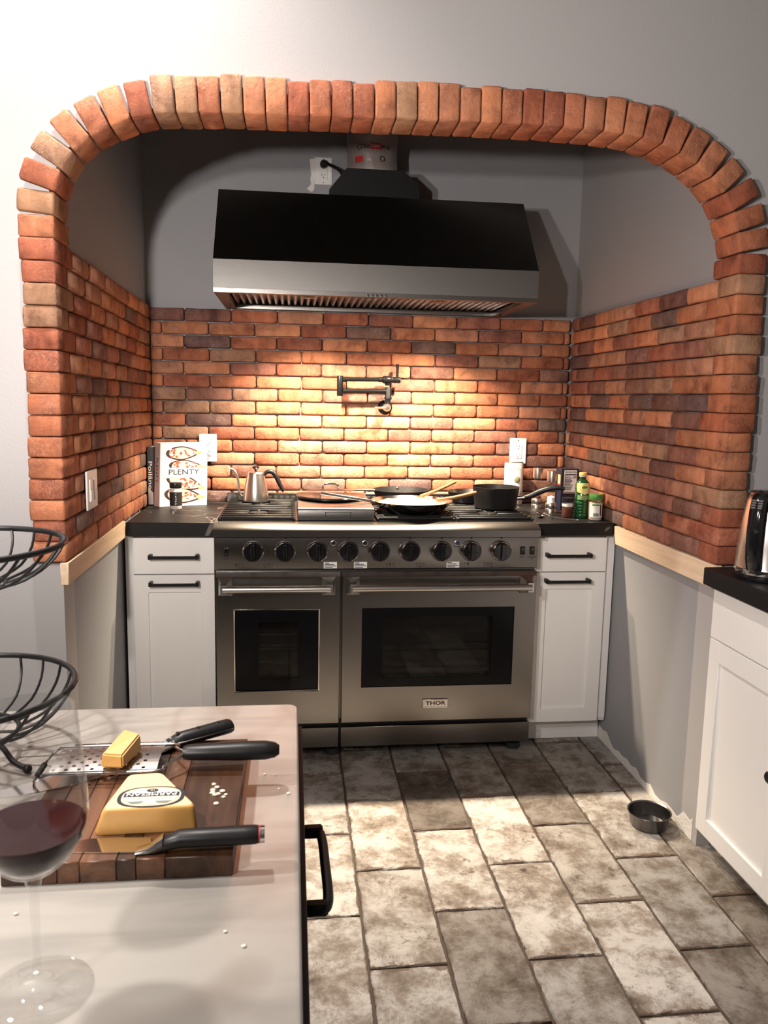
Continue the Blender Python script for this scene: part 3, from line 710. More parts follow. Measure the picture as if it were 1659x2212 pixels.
q = MB(); q.tube([(.502,.575,1.408),(.692,.575,1.410)], .0088, 14); q.tube([(.500,.575,1.408),(.512,.575,1.408)], .011, 14); q.tube([(.676,.575,1.410),(.688,.575,1.410)], .0105, 14); q.build('lower_arm', 'tapblack', pf)
q = MB(); q.lathe([(.012,1.386),(.0135,1.388),(.0135,1.470),(.012,1.472)], (.486,.575,0), 20); q.build('elbow_joint', 'tapblack', pf)
q = MB(); q.tube([(.498,.575,1.457),(.672,.575,1.459)], .0088, 14); q.tube([(.498,.575,1.457),(.512,.575,1.457)], .011, 14); q.tube([(.652,.575,1.459),(.668,.575,1.459)], .0112, 14); q.build('upper_arm', 'tapblack', pf)
q = MB(); q.tube([(.668,.575,1.459),(.672,.575,1.459),(.676,.575,1.459),(.704,.575,1.459),(.710,.575,1.459),(.716,.575,1.459),(.720,.575,1.459),(.748,.575,1.459),(.749,.575,1.459)], [.010,.014,.0165,.0165,.012,.012,.0135,.0135,.010], 18)
q.lathe([(.0145,1.446),(.011,1.440),(.010,1.434)], (.692,.575,0), 18); q.build('spout_valve', 'tapblack', pf)
q = MB(); q.tube([(.734,.575,1.468),(.735,.575,1.495),(.735,.575,1.524),(.735,.575,1.527)], [.0058,.005,.0072,.0066], 12); q.build('shutoff_handle', 'tapblack', pf)
# ================================================================ OUTLETS AND SWITCH
def outlet(label, x0, x1, z0, z1, y, gfci, Mx=None):
    o = thing('power_outlet', label, 'outlet', ((x0+x1)/2,y,(z0+z1)/2), 'white wall outlets')
    xm = (x0+x1)/2; zm = (z0+z1)/2; h = z1-z0
    MB().box(x0, x1, y-.006, y, z0, z1, .002).build('cover_plate', 'plate', o)
    b_ = MB().box(xm-.017, xm+.017, y-.0085, y-.005, zm-.034, zm+.034, .001).build('receptacle', 'plate', o)
    for s in (-1,1):
        for dx, hh in ((-.0065,.0045),(.0065,.0035)): MB().box(xm+dx-.0011, xm+dx+.0011, y-.0088, y-.008, zm+s*.019+.003-hh, zm+s*.019+.003+hh).build('slot', 'slot', b_)
        MB().lathe([(.0026,0),(.0026,.0005)], seg=10, Mx=MX.Translation((xm,y-.0083,zm+s*.019-.008)) @ RX).build('slot', 'slot', b_)
    if gfci:
        for dx in (-.006,.006): MB().box(xm+dx-.0045, xm+dx+.0045, y-.0092, y-.008, zm-.003, zm+.003, .0005).build('reset_button', 'plate', b_)
    for s in (-1,1): MB().lathe([(.0028,0),(.0028,.0008),(.002,.001)], seg=10, Mx=MX.Translation((xm,y-.0058,zm+s*.047)) @ RX).build('screw', 'satin', o)
    return o
outlet('white outlet on the brick wall beside the cookbooks', -.119, -.044, 1.092, 1.212, YB-.0035, True)
outlet('white outlet on the brick wall above the white canister', 1.262, 1.339, 1.096, 1.212, YB-.0035, False)
outlet('white outlet on the grey wall above the hood with a black plug', .374, .447, 2.274, 2.384, DB-.0005, False)
cd = MB().tube(arc_smooth([(.412,.625,2.354),(.432,.615,2.345),(.46,.56,2.315),(.470,.53,2.300),(.478,.50,2.282)],5), .0062, 10).build('power_cord', 'black', hd); cd['label'] = 'black power cord and plug'
MB().lathe([(.014,0),(.016,.004),(.016,.022),(.010,.030),(.0005,.031)], seg=18, Mx=MX.Translation((.411,DB-.0092,2.352)) @ RX).build('plug', 'black', cd)
sw = thing('light_switch', 'white double rocker switch plate on the left brick wall', 'switch', (XL,-.455,1.1))
sx = XL+.0045
MB().box(sx, sx+.006, -.517, -.398, 1.037, 1.152, .002).build('cover_plate', 'plate', sw)
for yc in (-.480,-.434):
    b_ = MB().box(sx+.005, sx+.0095, yc-.0165, yc+.0165, 1.061, 1.128, .001).build('rocker', 'plate', sw)
    MB().box(sx+.009, sx+.0112, yc-.0145, yc+.0145, 1.064, 1.094, .0008).build('rocker_tab', 'plate', b_)
# ================================================================ ISLAND
isl = thing('kitchen_island', 'dark kitchen island with a pale marble top in the foreground', 'island', (-.4,-2.2,0))
MB().box(-1.42, .2975, -2.66, -1.76, .10, .8945).build('body', 'bmatte', isl, smooth=False)
MB().box(-1.36, .24, -2.62, -1.80, .0015, .0995).build('plinth', 'bmatte', isl, smooth=False)
m = MB(); c = .012
poly = []
for cx, cy, a0 in ((.2915-c,-1.735-c,0),(-1.45+c,-1.735-c,PI/2),(-1.45+c,-2.70+c,PI),(.2915-c,-2.70+c,3*PI/2)):
    poly += [(cx+c*math.cos(a0+k*PI/8), cy+c*math.sin(a0+k*PI/8)) for k in range(5)]
def inset(p, d): return [(x-d*(1 if x > 0 else -1), y-d*(1 if y > -2.2 else -1)) for x,y in p]
m.loft([[(x,y,.895) for x,y in poly],[(x,y,.917) for x,y in poly],[(x,y,.920) for x,y in inset(poly,.003)]]); m.build('marble_top', 'marble', isl, ang=60)
for k in range(2):
    q = MB(); y1, y0, z = -1.845-k*.45, -2.015-k*.45, .775
    for yy in (y0,y1):
        q.box(.2975,.3010,yy-.013,yy+.013,z-.012,z+.012,.002)
        q.box(.299,.3265,yy-.008,yy+.008,z-.008,z+.008,.003)
    q.tube(arc_smooth([(.308,y0-.004,z),(.322,y0-.002,z),(.3275,y0+.02,z),(.3265,(y0+y1)/2,z),(.3245,y1-.02,z),(.318,y1+.002,z),(.306,y1+.004,z)],6), .0065, 12)
    q.build('pull_handle', 'bmatte', isl)
# ================================================================ SMALL THINGS
CT = .9182; GT = .9377
def frame(o, ex, ey, ez): return MX(((ex[0],ey[0],ez[0],o[0]),(ex[1],ey[1],ez[1],o[1]),(ex[2],ey[2],ez[2],o[2]),(0,0,0,1)))
# ---- cookbooks
bk = thing('cookbook', 'large white cookbook titled PLENTY with aubergines on its cover', 'book', (-.18,.48,CT), 'cookbooks in the niche corner')
e1 = V((.940,.342,0)); lean = math.radians(12)
e3 = V((0,math.sin(lean),math.cos(lean))); e2 = V((-.70,.714,0))          # the block is sheared: spine turned to the room
F = frame((-.2605,.432,CT+.0004), e1, e2, e3)           # x across the cover, y into the book, z up
BW, BH, BTk = .196, .266, .036
MB().box(.003,BW-.003,.002,BTk-.002,.003,BH-.003).build('pages', 'paper', bk, smooth=False, Mx=F)
c = MB(); c.box(0,BW,0,.002,0,BH,.0006); c.box(0,BW,BTk-.002,BTk,0,BH,.0006); cv = c.build('cover', 'paper', bk, smooth=False, Mx=F)
sp = MB().box(-.0015,.001,0,BTk,0,BH,.0006).build('spine', 'spine', bk, smooth=False, Mx=F)
text('spine_lettering', 'PLENTY', 'ink', sp, (0,-.0004,0), .105, .015, Mx=F @ MX.Translation((-.0016,BTk/2,.150)) @ MX.Rotation(-PI/2,4,'Z') @ MX.Rotation(PI/2,4,'Y'))
def art(name, m_, poly, lay_): return MB().prism(poly, 'y', -.0002*lay_-.0002, -.0002*lay_+.0001).build(name, m_, cv, smooth=False, Mx=F)
ra = random.Random(11)
def aubergine(cx, cz, rx, rz, tilt, zmin=None, zmax=None):
    ca, sa = math.cos(tilt), math.sin(tilt)
    def rot(pts): 
        P = [(cx+x*ca-z*sa, cz+x*sa+z*ca) for x,z in pts]
        return [(min(max(x,.012),BW-.004), min(max(z, zmin if zmin else .006), zmax if zmax else BH-.004)) for x,z in P]
    def egg(k, n=30): return [(rx*k*math.cos(t*2*PI/n)*(1.0)+.0*rx, rz*k*math.sin(t*2*PI/n)*(1-.42*max(0,math.cos(t*2*PI/n))**1)) for t in range(n)]
    art('aubergine_skin', 'aub', rot(egg(1)), 1); art('aubergine_cut_face', 'flesh', rot(egg(.82)), 2)
    art('aubergine_stalk', 'stalk', rot([(rx*.80,rz*.28),(rx*1.18,rz*.10),(rx*1.2,-rz*.05),(rx*.80,-rz*.28)]), 3)
    for i in range(26):
        x = ra.uniform(-.8,.68)*rx; z = ra.uniform(-.55,.6)*rz*(1-.4*max(0,x/rx)); r0 = ra.uniform(.0036,.0066)
        P = rot(ellipse(x, z, r0, r0*.9, 7)); zz = [p[1] for p in P]
        if max(zz)-min(zz) > .002: art('pomegranate_seed', 'pome' if i % 5 else 'paper', P, 4)
aubergine(.092,.222,.070,.030,.02)
aubergine(.105,.168,.070,.026,-.05,.160)
aubergine(.100,.098,.078,.032,-.30,None,.118)
aubergine(.095,.044,.078,.034,-.12)
art('title_band', 'paper', [(.004,.118),(BW-.002,.118),(BW-.002,.160),(.004,.160)], 6)
text('title_lettering', 'PLENTY', 'ink', cv, (.098,-.0016,.143), .128, .022, Mx=F, bold=.012); text('subtitle_lettering', 'Vibrant Vegetable Recipes', 'pinkink', cv, (.102,-.0016,.1245), .150, .0065, Mx=F)
bk2 = thing('cookbook', 'slim black cookbook leaning behind the white one, white spine lettering', 'book', (-.2,.52,CT), 'cookbooks in the niche corner')
T2 = .025; xs0 = -.3140
MB().box(xs0+.0015,xs0+T2-.0015,.474,.613,CT+.002,1.158,.0004).build('pages', 'paper', bk2, smooth=False)
c = MB(); c.box(xs0,xs0+T2,.470,.4738,CT+.0002,1.162,.0012); c.box(xs0,xs0+.0013,.472,.616,CT+.0002,1.162); c.box(xs0+T2-.0013,xs0+T2,.472,.616,CT+.0002,1.162); cv2 = c.build('cover', 'bookblack', bk2, smooth=False)
text('spine_lettering', 'Poilâne', 'paper', cv2, (0,-.0004,0), .115, .016, Mx=MX.Translation((xs0+T2*.5,.4697,1.045)) @ MX.Rotation(PI/2,4,'Y'))
MB().prism([(xs0+.003,.924),(xs0+T2-.002,.924),(xs0+T2-.002,.972),(xs0+.003,.996)], 'y', .4693,.4699).build('spine_photo', 'jarwhite', cv2, smooth=False)
# ---- small truffle jar
jr = thing('spice_jar', 'small jar with black lid and black label before the cookbooks', 'jar', (-.188,.385,CT))
J = (-.188,.385,0)
MB().lathe([(.0225,CT),(.0245,CT+.003),(.0245,CT+.075),(.0215,CT+.085),(.0215,CT+.088)], J, 28).build('glass_body', 'jarwhite', jr)
MB().lathe([(.0249,CT+.014),(.0249,CT+.070)], J, 28, False, False).build('label', 'ink', jr)
MB().lathe([(.0240,CT+.086),(.0245,CT+.087),(.0245,CT+.106),(.0235,CT+.108),(.0005,CT+.108)], J, 28).build('lid', 'black', jr)
for i, ch in enumerate('TRUFF'): text('label_lettering', ch, 'paper', jr, (J[0]+.004,J[1]-.0252,CT+.062-.010*i), .006, .0068)
# ---- gooseneck kettle
kt = thing('gooseneck_kettle', 'brushed steel gooseneck kettle on the left burner grate', 'kettle', (.13,.47,GT))
K = (.130,.470,GT)
MB().lathe([(.050,0),(.054,.004),(.0545,.010),(.050,.045),(.043,.085),(.0365,.112),(.0355,.116)], K, 40).build('body', 'satin', kt)
MB().lathe([(.0365,.116),(.0360,.120),(.032,.125),(.012,.128),(.0005,.128)], K, 36).build('lid', 'satin', kt)
MB().lathe([(.004,.127),(.004,.132),(.010,.138),(.0155,.144),(.0150,.149),(.0005,.151)], K, 24).build('lid_knob', 'gloss', kt)
MB().tube(arc_smooth([(.083,.47,GT+.022),(.068,.47,GT+.027),(.060,.47,GT+.050),(.057,.47,GT+.085),(.050,.47,GT+.115),(.036,.47,GT+.134),(.024,.47,GT+.138)],6), .0052, 12).build('spout', 'satin', kt)
hp = arc_smooth([(.160,.47,GT+.108),(.178,.47,GT+.126),(.200,.47,GT+.124),(.216,.47,GT+.104),(.230,.47,GT+.074),(.243,.47,GT+.050),(.247,.47,GT+.044)],5); n = len(hp)
MB().tube(hp, [.0065+.004*math.sin(PI*min(1,i/n*1.1)) for i in range(n)], 14).build('handle', 'black', kt)
# ---- glass lid lying on the griddle cover
gl = thing('pan_lid', 'glass pan lid with steel knob on the griddle cover', 'lid', (.437,.31,.976))
G = (.437,.312,.9765)
MB().lathe([(.132,0),(.137,.002),(.139,.008),(.135,.012)], G, 48).build('rim', 'gloss', gl)
MB().lathe([(.134,.0125),(.115,.022),(.080,.031),(.040,.036),(.0005,.037)], G, 48, False, False).build('glass_dome', 'glass', gl)
MB().tube(arc_smooth([(G[0]-.030,G[1],G[2]+.036),(G[0]-.030,G[1],G[2]+.050),(G[0]-.015,G[1],G[2]+.056),(G[0]+.015,G[1],G[2]+.056),(G[0]+.030,G[1],G[2]+.050),(G[0]+.030,G[1],G[2]+.036)],4), .0042, 10).build('knob', 'chrome', gl)
# ---- pans
fp = thing('frying_pan', 'large stainless steel frying pan filled with fried rice', 'frying pan', (.752,.185,GT))
Fp = (.752,.188,GT)
MB().lathe([(.108,0),(.118,.003),(.140,.022),(.158,.043),(.161,.0455),(.158,.0455),(.138,.024),(.116,.006),(.0005,.005)], Fp, 56).build('body', 'chrome', fp)
MB().tube(arc_smooth([(.606,.180,GT+.036),(.585,.176,GT+.043),(.540,.166,GT+.052),(.450,.146,GT+.068),(.392,.134,GT+.078)],5), .0065, 10).build('handle', 'chrome', fp)
MB().box(.592,.610,.165,.197,GT+.026,GT+.046,.003).build('rivet_plate', 'chrome', fp)
b = bmesh.new(); rf = random.Random(4); rings = []
for i in range(13):
    r = .138*i/12; rings.append([b.verts.new((Fp[0]+r*math.cos(2*PI*k/36), Fp[1]+r*math.sin(2*PI*k/36), GT+(.026 if i == 12 else .034+.010*math.cos(r/.138*1.5)+rf.uniform(-.005,.006)))) for k in range(36 if i else 1)])
for i in range(1,13):
    for k in range(36):
        if i == 1: b.faces.new((rings[0][0],rings[1][k],rings[1][(k+1)%36]))
        else: b.faces.new((rings[i-1][k],rings[i][k],rings[i][(k+1)%36],rings[i-1][(k+1)%36]))
m = MB(); m._add(b); tag(m.build('fried_rice', 'food', None, ang=180), 'golden fried rice heaped in the stainless frying pan', 'food', kind='stuff')
sk = thing('skillet', 'black cast iron skillet behind the frying pan', 'skillet', (.75,.478,GT))
S = (.748,.476,GT)
MB().lathe([(.095,0),(.102,.004),(.1205,.052),(.1225,.055),(.1195,.055),(.099,.010),(.0005,.009)], S, 48).build('body', 'iron', sk)
MB().tube(arc_smooth([(.632,.470,GT+.050),(.600,.466,GT+.051),(.545,.460,GT+.050),(.520,.458,GT+.049)],4), [.006]*3+[.0075]*10, 10).build('handle', 'chrome', sk)
MB().sphere((.748,.5925,GT+.047), .007, 12, 8).build('hanging_hole', 'chrome', sk)
npn = thing('saute_pan', 'dark nonstick pan behind the black saucepan', 'frying pan', (1.06,.495,GT))
S = (1.056,.494,GT)
MB().lathe([(.078,0),(.084,.003),(.098,.044),(.0995,.046),(.097,.046),(.082,.008),(.0005,.007)], S, 44).build('body', 'black', npn)
MB().lathe([(.0963,.0455),(.090,.030),(.081,.0105),(.0005,.0095)], S, 44, False, False).build('grey_coating', 'dsteel', npn)
MB().tube(arc_smooth([(1.148,.50,GT+.040),(1.18,.50,GT+.048),(1.24,.495,GT+.050),(1.262,.493,GT+.046)],4), .008, 10).build('handle', 'black', npn)
sp = thing('saucepan', 'black saucepan with a pouring lip on the right burner', 'saucepan', (1.123,.30,GT))
S = (1.120,.298,GT); ang = 3.6
loops = []
for r, z in ((.080,0),(.086,.004),(.0955,.082),(.0975,.090),(.0945,.090),(.083,.008),(.0005,.007)):
    lp = []
    for k in range(48):
        a = 2*PI*k/48; d = abs((a-4.25+PI) % (2*PI)-PI); ex = .009*math.exp(-(d/.16)**2) if z > .06 else 0
        lp.append((S[0]+(r+ex)*math.cos(a), S[1]+(r+ex)*math.sin(a), S[2]+z-(ex*.3)))
    loops.append(lp)
MB().loft(loops).build('body', 'bmatte', sp)
MB().tube([(1.203,.262,GT+.046),(1.236,.248,GT+.050)], .0085, 10).build('handle_ferrule', 'chrome', sp)
hp = arc_smooth([(1.230,.250,GT+.050),(1.252,.241,GT+.058),(1.283,.228,GT+.076),(1.318,.212,GT+.091),(1.355,.197,GT+.097),(1.376,.188,GT+.092)],5); n = len(hp)
MB().tube(hp, [.008+.0045*math.sin(PI*min(1,i/n+.1)) for i in range(n)], 12).build('handle', 'black', sp)
def stick(name, label, pts, rs, cat, mt='spoonwood'):
    o = MB(); o.tube(arc_smooth(pts,4), rs if not isinstance(rs,tuple) else None, 10); return tag(o.build(name, mt), label, cat)
stick('wooden_spoon', 'wooden spoon handle slanting up from the frying pan toward the skillet', [(.800,.262,GT+.052),(.870,.312,GT+.068),(.966,.385,GT+.098)], .0068, 'spoon')
stick('wooden_spoon', 'wooden spatula lying across the right rim of the frying pan', [(.845,.150,GT+.050),(.920,.172,GT+.058),(1.012,.196,GT+.075)], .0075, 'spatula')
# ---- white canister
cn = thing('food_canister', 'white oval canister with a green emblem by the right outlet', 'canister', (1.272,.568,CT))
MB().loft([[(1.272+.043*s*math.cos(2*PI*k/40), .574+.026*s*math.sin(2*PI*k/40), CT+z) for k in range(40)] for s,z in ((.97,0),(1,.003),(1,.183),(.97,.187))]).build('tin', 'plate', cn)
MB().loft([[(1.272+.043*s*math.cos(2*PI*k/40), .574+.026*s*math.sin(2*PI*k/40), CT+z) for k in range(40)] for s,z in ((.98,.187),(.98,.191),(.5,.192))]).build('lid', 'satin', cn)
text('brand_lettering', 'madhava', 'jarwhite', cn, (1.272,.5470,CT+.170), .052, .011, bold=.01); text('caption_lettering', 'organic', 'jarwhite', cn, (1.272,.5470,CT+.155), .028, .005)
MB().sphere((1.281,.550,CT+.112), .0145, 18, 12, (1,.35,1.05)).build('emblem', 'avocado', cn)
# ---- salt and pepper mills
def mill(x, y, label, fill, fh):
    o = thing('grinder_mill', label, 'mill', (x,y,CT), 'salt and pepper mills')
    MB().lathe([(.0225,0),(.0225,.018),(.0215,.0195),(.0225,.021),(.0225,.040),(.0195,.044)], (x,y,CT), 28).build('steel_base', 'satin', o)
    MB().lathe([(.0185,.044),(.0165,.090),(.0150,.130)], (x,y,CT), 28, False, False).build('glass_tube', 'glass', o)
    MB().lathe([(.0160,.0445),(.0150,.0445+fh*.8),(.0020,.0445+fh)], (x,y,CT), 20).build('filling', fill, o)
    MB().lathe([(.0165,.130),(.0195,.132),(.0215,.172),(.0205,.176),(.0005,.177)], (x,y,CT), 28).build('steel_cap', 'satin', o)
mill(1.338, .430, 'steel and glass pepper mill, the one farther back', 'pepper', .012)
mill(1.356, .293, 'steel and glass salt mill half full of white salt', 'salt', .028)
# ---- navy carton
bx = thing('food_carton', 'navy carton showing a nutrition facts panel', 'carton', (1.468,.42,CT))
T = MX.Translation((1.468,.425,CT)) @ MX.Rotation(.10,4,'Z')
ct = MB().box(-.040,.040,-.028,.028,0,.176,.001, Mx=T).build('box', 'bluebox', bx, smooth=False)
pnl = MB().box(-.027,.031,-.0286,-.0278,.070,.170, Mx=T).build('nutrition_panel', 'paper', bx, smooth=False)
text('panel_lettering', 'Nutrition Facts', 'ink', pnl, (.002,-.0289,.163), .052, .0075, Mx=T, bold=.02)
text('panel_lettering', 'Calories', 'ink', pnl, (-.012,-.0289,.142), .026, .006, Mx=T, bold=.02); text('panel_lettering', '200', 'ink', pnl, (.022,-.0289,.142), .014, .007, Mx=T, bold=.02)
for z, wd, h in ((.151,.054,.0022),(.137,.054,.0008),(.131,.03,.0012),(.126,.036,.0012),(.121,.034,.0012),(.116,.030,.0012),(.111,.026,.0012),(.106,.040,.0014),(.099,.034,.001),(.095,.036,.001),(.091,.033,.001),(.087,.030,.001)):
    MB().box(-.025,-.025+wd,-.0290,-.0285,z-h,z+h, Mx=T).build('text_line', 'ink', pnl, smooth=False)
MB().box(-.027,.031,-.0290,-.0285,.0735,.0765, Mx=T).build('text_line', 'ink', pnl, smooth=False)
MB().box(-.0406,-.0398,-.020,.006,.110,.150, Mx=T).build('side_print', 'tan', ct, smooth=False); MB().box(-.0406,-.0398,-.022,.010,.096,.108, Mx=T).build('side_print', 'redink', ct, smooth=False)
# ---- chilli flake jar, lime bottle, green-lidded jar
jr = thing('spice_jar', 'glass jar of red chilli flakes beside the green bottle', 'jar', (1.383,.165,CT)); J = (1.383,.165,CT)
MB().lathe([(.020,0),(.0225,.003),(.0225,.058),(.019,.066)], J, 28).build('glass_body', 'glass', jr)
MB().lathe([(.0190,.002),(.0212,.005),(.0212,.040),(.0005,.043)], J, 24).build('flakes', 'pepper', jr)
MB().lathe([(.0215,.067),(.0220,.068),(.0220,.080),(.0005,.081)], J, 28).build('lid', 'black', jr)
MB().lathe([(.0229,.046),(.0229,.057)], J, 28, False, False).build('label', 'jarwhite', jr)
bt = thing('juice_bottle', 'dark green juice bottle with yellow cap and yellow label', 'bottle', (1.438,.158,CT)); J = (1.438,.158,CT)
pr = [(.024,0),(.0275,.004)]
for i in range(5): pr += [(.0285,.010+.012*i),(.0285,.017+.012*i),(.0268,.0195+.012*i)]
pr += [(.0285,.074),(.0285,.096),(.0262,.102),(.0285,.112),(.0290,.128),(.0265,.142),(.017,.152),(.0130,.156),(.0130,.166)]
MB().lathe(pr, J, 32).build('glass_body', 'greenglass', bt)
lab = MB(); seg = 24
lab.loft([[(J[0]+(R+.0006)*math.sin(a), J[1]-(R+.0006)*math.cos(a), J[2]+z-(dz*(1-abs(a)/1.2) if dz else 0)) for a in [(-1.2+2.4*i/seg) for i in range(seg+1)]] for R,z,dz in ((.0278,.108,.012),(.0288,.118,0),(.0292,.128,0),(.0270,.1425,0))], False, False, False)
lb = lab.build('neck_label', 'yellow', bt)
MB().sphere((J[0]-.001,J[1]-.0275,J[2]+.126), .012, 18, 10, (1,.22,.62)).build('lime_picture', 'limegreen', lb)
lab = MB(); lab.loft([[(J[0]+.0290*math.sin(a), J[1]-.0290*math.cos(a), J[2]+z) for a in [(-1.0+1.9*i/seg) for i in range(seg+1)]] for z in (.076,.094)], False, False, False); lab.build('front_label', 'palegreen', bt)
MB().lathe([(.0140,.166),(.0150,.167),(.0150,.169)], J, 24).build('cap_ring', 'paper', bt)
MB().lathe([(.0150,.170),(.0155,.171),(.0155,.181),(.0145,.183),(.0005,.183)], J, 24).build('cap', 'capyellow', bt)
jr = thing('spice_jar', 'seasoning jar with a bright green lid at the counter corner', 'jar', (1.474,.098,CT)); J = (1.474,.098,CT)
MB().lathe([(.024,0),(.0265,.003),(.0265,.072),(.023,.080)], J, 28).build('glass_body', 'glass', jr)
MB().lathe([(.0230,.002),(.0255,.005),(.0255,.070),(.0005,.071)], J, 24).build('seasoning', 'garlic', jr)
MB().lathe([(.0265,.081),(.0272,.082),(.0272,.101),(.0262,.103),(.0005,.1035)], J, 30).build('lid', 'lidgreen', jr)
def wrap(nm, m_, a0, a1, z0, z1, R=.0268):
    q = MB(); q.loft([[(J[0]+R*math.sin(a0+(a1-a0)*i/10), J[1]-R*math.cos(a0+(a1-a0)*i/10), J[2]+z) for i in range(11)] for z in (z0,z1)], False, False, False); return q.build(nm, m_, jr)
wrap('label', 'paper', -1.3, .75, .014, .068); wrap('label_band', 'lidgreen', -.9, .2, .059, .066, .0270); wrap('label_band', 'yellow', -.9, .2, .053, .056, .0270); wrap('label_stripe', 'ink', .28, .50, .020, .066, .0270); wrap('label_print', 'slate', -.7, .1, .018, .030, .0270)
# ---- spoons on the counter
def spoon(label, bx_, by_, hx, hy, z=CT):
    o = thing('measuring_spoon', label, 'spoon', (bx_,by_,z), 'spoons on the right countertop')
    MB().lathe([(.002,.001),(.010,.002),(.0165,.0062),(.0190,.0098),(.0180,.0098),(.0155,.0070),(.009,.0032),(.0005,.0026)], (bx_,by_,z), 24).build('bowl', 'chrome', o)
    d = V((hx-bx_,hy-by_,0)).normalized()
    MB().tube([(bx_+d.x*.018,by_+d.y*.018,z+.0088),((bx_+hx)/2,(by_+hy)/2,z+.0072),(hx,hy,z+.0036)], .0028, 8).build('handle', 'chrome', o)
spoon('steel measuring spoon lying nearest the counter edge', 1.268, .152, 1.392, .064)
spoon('steel measuring spoon lying close beside the salt mill', 1.293, .225, 1.312, .122)
# ---- bowl on the floor
bw = MB(); bw.lathe([(.052,.0015),(.058,.004),(.067,.046),(.0705,.050),(.0695,.052),(.0655,.049),(.056,.007),(.0005,.006)], (1.455,-.560,0), 44)
tag(bw.build('pet_bowl', 'dsteel'), 'small round metal bowl on the floor by the right wall', 'bowl')
# ---- electric kettle
ek = thing('electric_kettle', 'stainless electric kettle with a black handle on the right counter', 'kettle', (1.590,-.868,.906)); E = (1.592,-.868,.9065)
MB().lathe([(.084,0),(.086,.003),(.086,.014)], E, 44).build('power_base', 'gloss', ek)
MB().lathe([(.085,.0145),(.086,.017),(.085,.030)], E, 44).build('base_ring', 'chrome', ek)
MB().lathe([(.084,.0305),(.083,.035),(.080,.090),(.073,.160),(.064,.215),(.060,.228),(.0585,.230)], E, 44).build('body', 'satin', ek)
MB().lathe([(.060,.2305),(.0585,.238),(.045,.243),(.0005,.245)], E, 40).build('lid', 'gloss', ek)
d = V((-.80,-.60,0)); s_ = V((-d.y,d.x,0))
prof = [(.052,.240),(.076,.239),(.093,.226),(.104,.195),(.1095,.150),(.1095,.100),(.104,.062),(.093,.036)]
loops = []
for i, (rr_, z) in enumerate(prof):
    w2 = .0185; c_ = V(E)+d*rr_+V((0,0,z)); nx = d if 1 < i else V((0,0,1))
    a = V(prof[max(i-1,0)]+(0,)); b_ = V(prof[min(i+1,7)]+(0,)); tt = (b_-a).normalized(); nn = d*(-tt.y)+V((0,0,tt.x)); nn = -nn if nn.dot(d) < 0 and i > 1 else nn
    loops.append([c_+s_*w2+nn*.004, c_+s_*w2*.6+nn*.008, c_-s_*w2*.6+nn*.008, c_-s_*w2+nn*.004, c_-s_*w2-nn*.007, c_+s_*w2-nn*.007])
hd_ = MB().loft(loops).build('handle', 'gloss', ek)
for r in range(4):
    for cx in (-.0085,.0085):
        t = .20+.20*r; i0 = 2; p0 = V((prof[2][0],prof[2][1],0)).lerp(V((prof[3][0],prof[3][1],0)), t); tt = V((prof[3][0]-prof[2][0],prof[3][1]-prof[2][1],0)).normalized()
        nn = d*(-tt.y)+V((0,0,tt.x)); c_ = V(E)+d*p0.x+V((0,0,p0.y))+nn*.0085+s_*cx; up_ = d*tt.x+V((0,0,tt.y))
        MB().box(-.0062,.0062,-.0026,.0026,-.0008,.0008,.0004, Mx=frame(c_, s_, up_, nn)).build('button', 'dsteel', hd_)
# ================================================================ ON THE ISLAND
IT = .9202; BTp = .942
# ---- cutting board of glued blocks
cb = thing('cutting_board', 'thick walnut end grain cutting board on the marble island', 'cutting board', (.09,-2.03,IT))
bx0, bx1, by0, by1 = .0125, .2265, -2.168, -1.905
rb = random.Random(9); xs_ = [bx0]
while xs_[-1] < bx1-.03: xs_.append(xs_[-1]+rb.uniform(.018,.036))
xs_[-1] = bx1
for i in range(len(xs_)-1):
    q = MB(); q.box(xs_[i]+.0001,xs_[i+1]-.0001,by0,by1,IT,BTp,.0009)
    o = q.build('wood_strip', 'walnut', cb); t = rb.choice([.5,.75,1.0,1.3,1.7]); o.color = (t,t*.96,t*.92,1)
# ---- cheese wedge
cw = thing('cheese_wedge', 'wrapped wedge of parmesan with an oval label on the cutting board', 'cheese', (.14,-2.09,BTp))
zb_, zt_ = BTp+.0004, .971
base = [(.0865,-2.124),(.1895,-2.122),(.1555,-2.040),(.1000,-2.042)]; top_ = [(.0955,-2.127),(.1875,-2.125),(.1420,-2.050),(.1075,-2.052)]
def rnd_poly(P, r, n=4):
    out = []; m_ = len(P)
    for i in range(m_):
        p = V((*P[i],0)); a = (V((*P[i-1],0))-p).normalized(); b2 = (V((*P[(i+1)%m_],0))-p).normalized()
        for k in range(n+1):
            t = k/n; out.append(tuple((p+a*r*(1-t)**2+b2*r*t**2)[:2]))
    return out
def sc_poly(P, s):
    cx = sum(p[0] for p in P)/len(P); cy = sum(p[1] for p in P)/len(P); return [(cx+(x-cx)*s, cy+(y-cy)*s) for x,y in P]
B_, T_ = rnd_poly(base,.007), rnd_poly(top_,.007)
def L3(P, z): return [(x,y,z) for x,y in P]
def mixp(a, b2, t): return [(x+(u-x)*t, y+(v-y)*t) for (x,y),(u,v) in zip(a,b2)]
MB().loft([L3(sc_poly(B_,.98),zb_),L3(B_,zb_+.003),L3(mixp(B_,T_,.8),zt_-.005),L3(T_,zt_-.0015),L3(sc_poly(T_,.97),zt_)]).build('cheese_body', 'cheese', cw, ang=60)
MB().loft([L3(sc_poly(T_,.955),zt_-.0002),L3(sc_poly(T_,.95),zt_+.0003)]).build('pale_top', 'cheese_pale', cw)
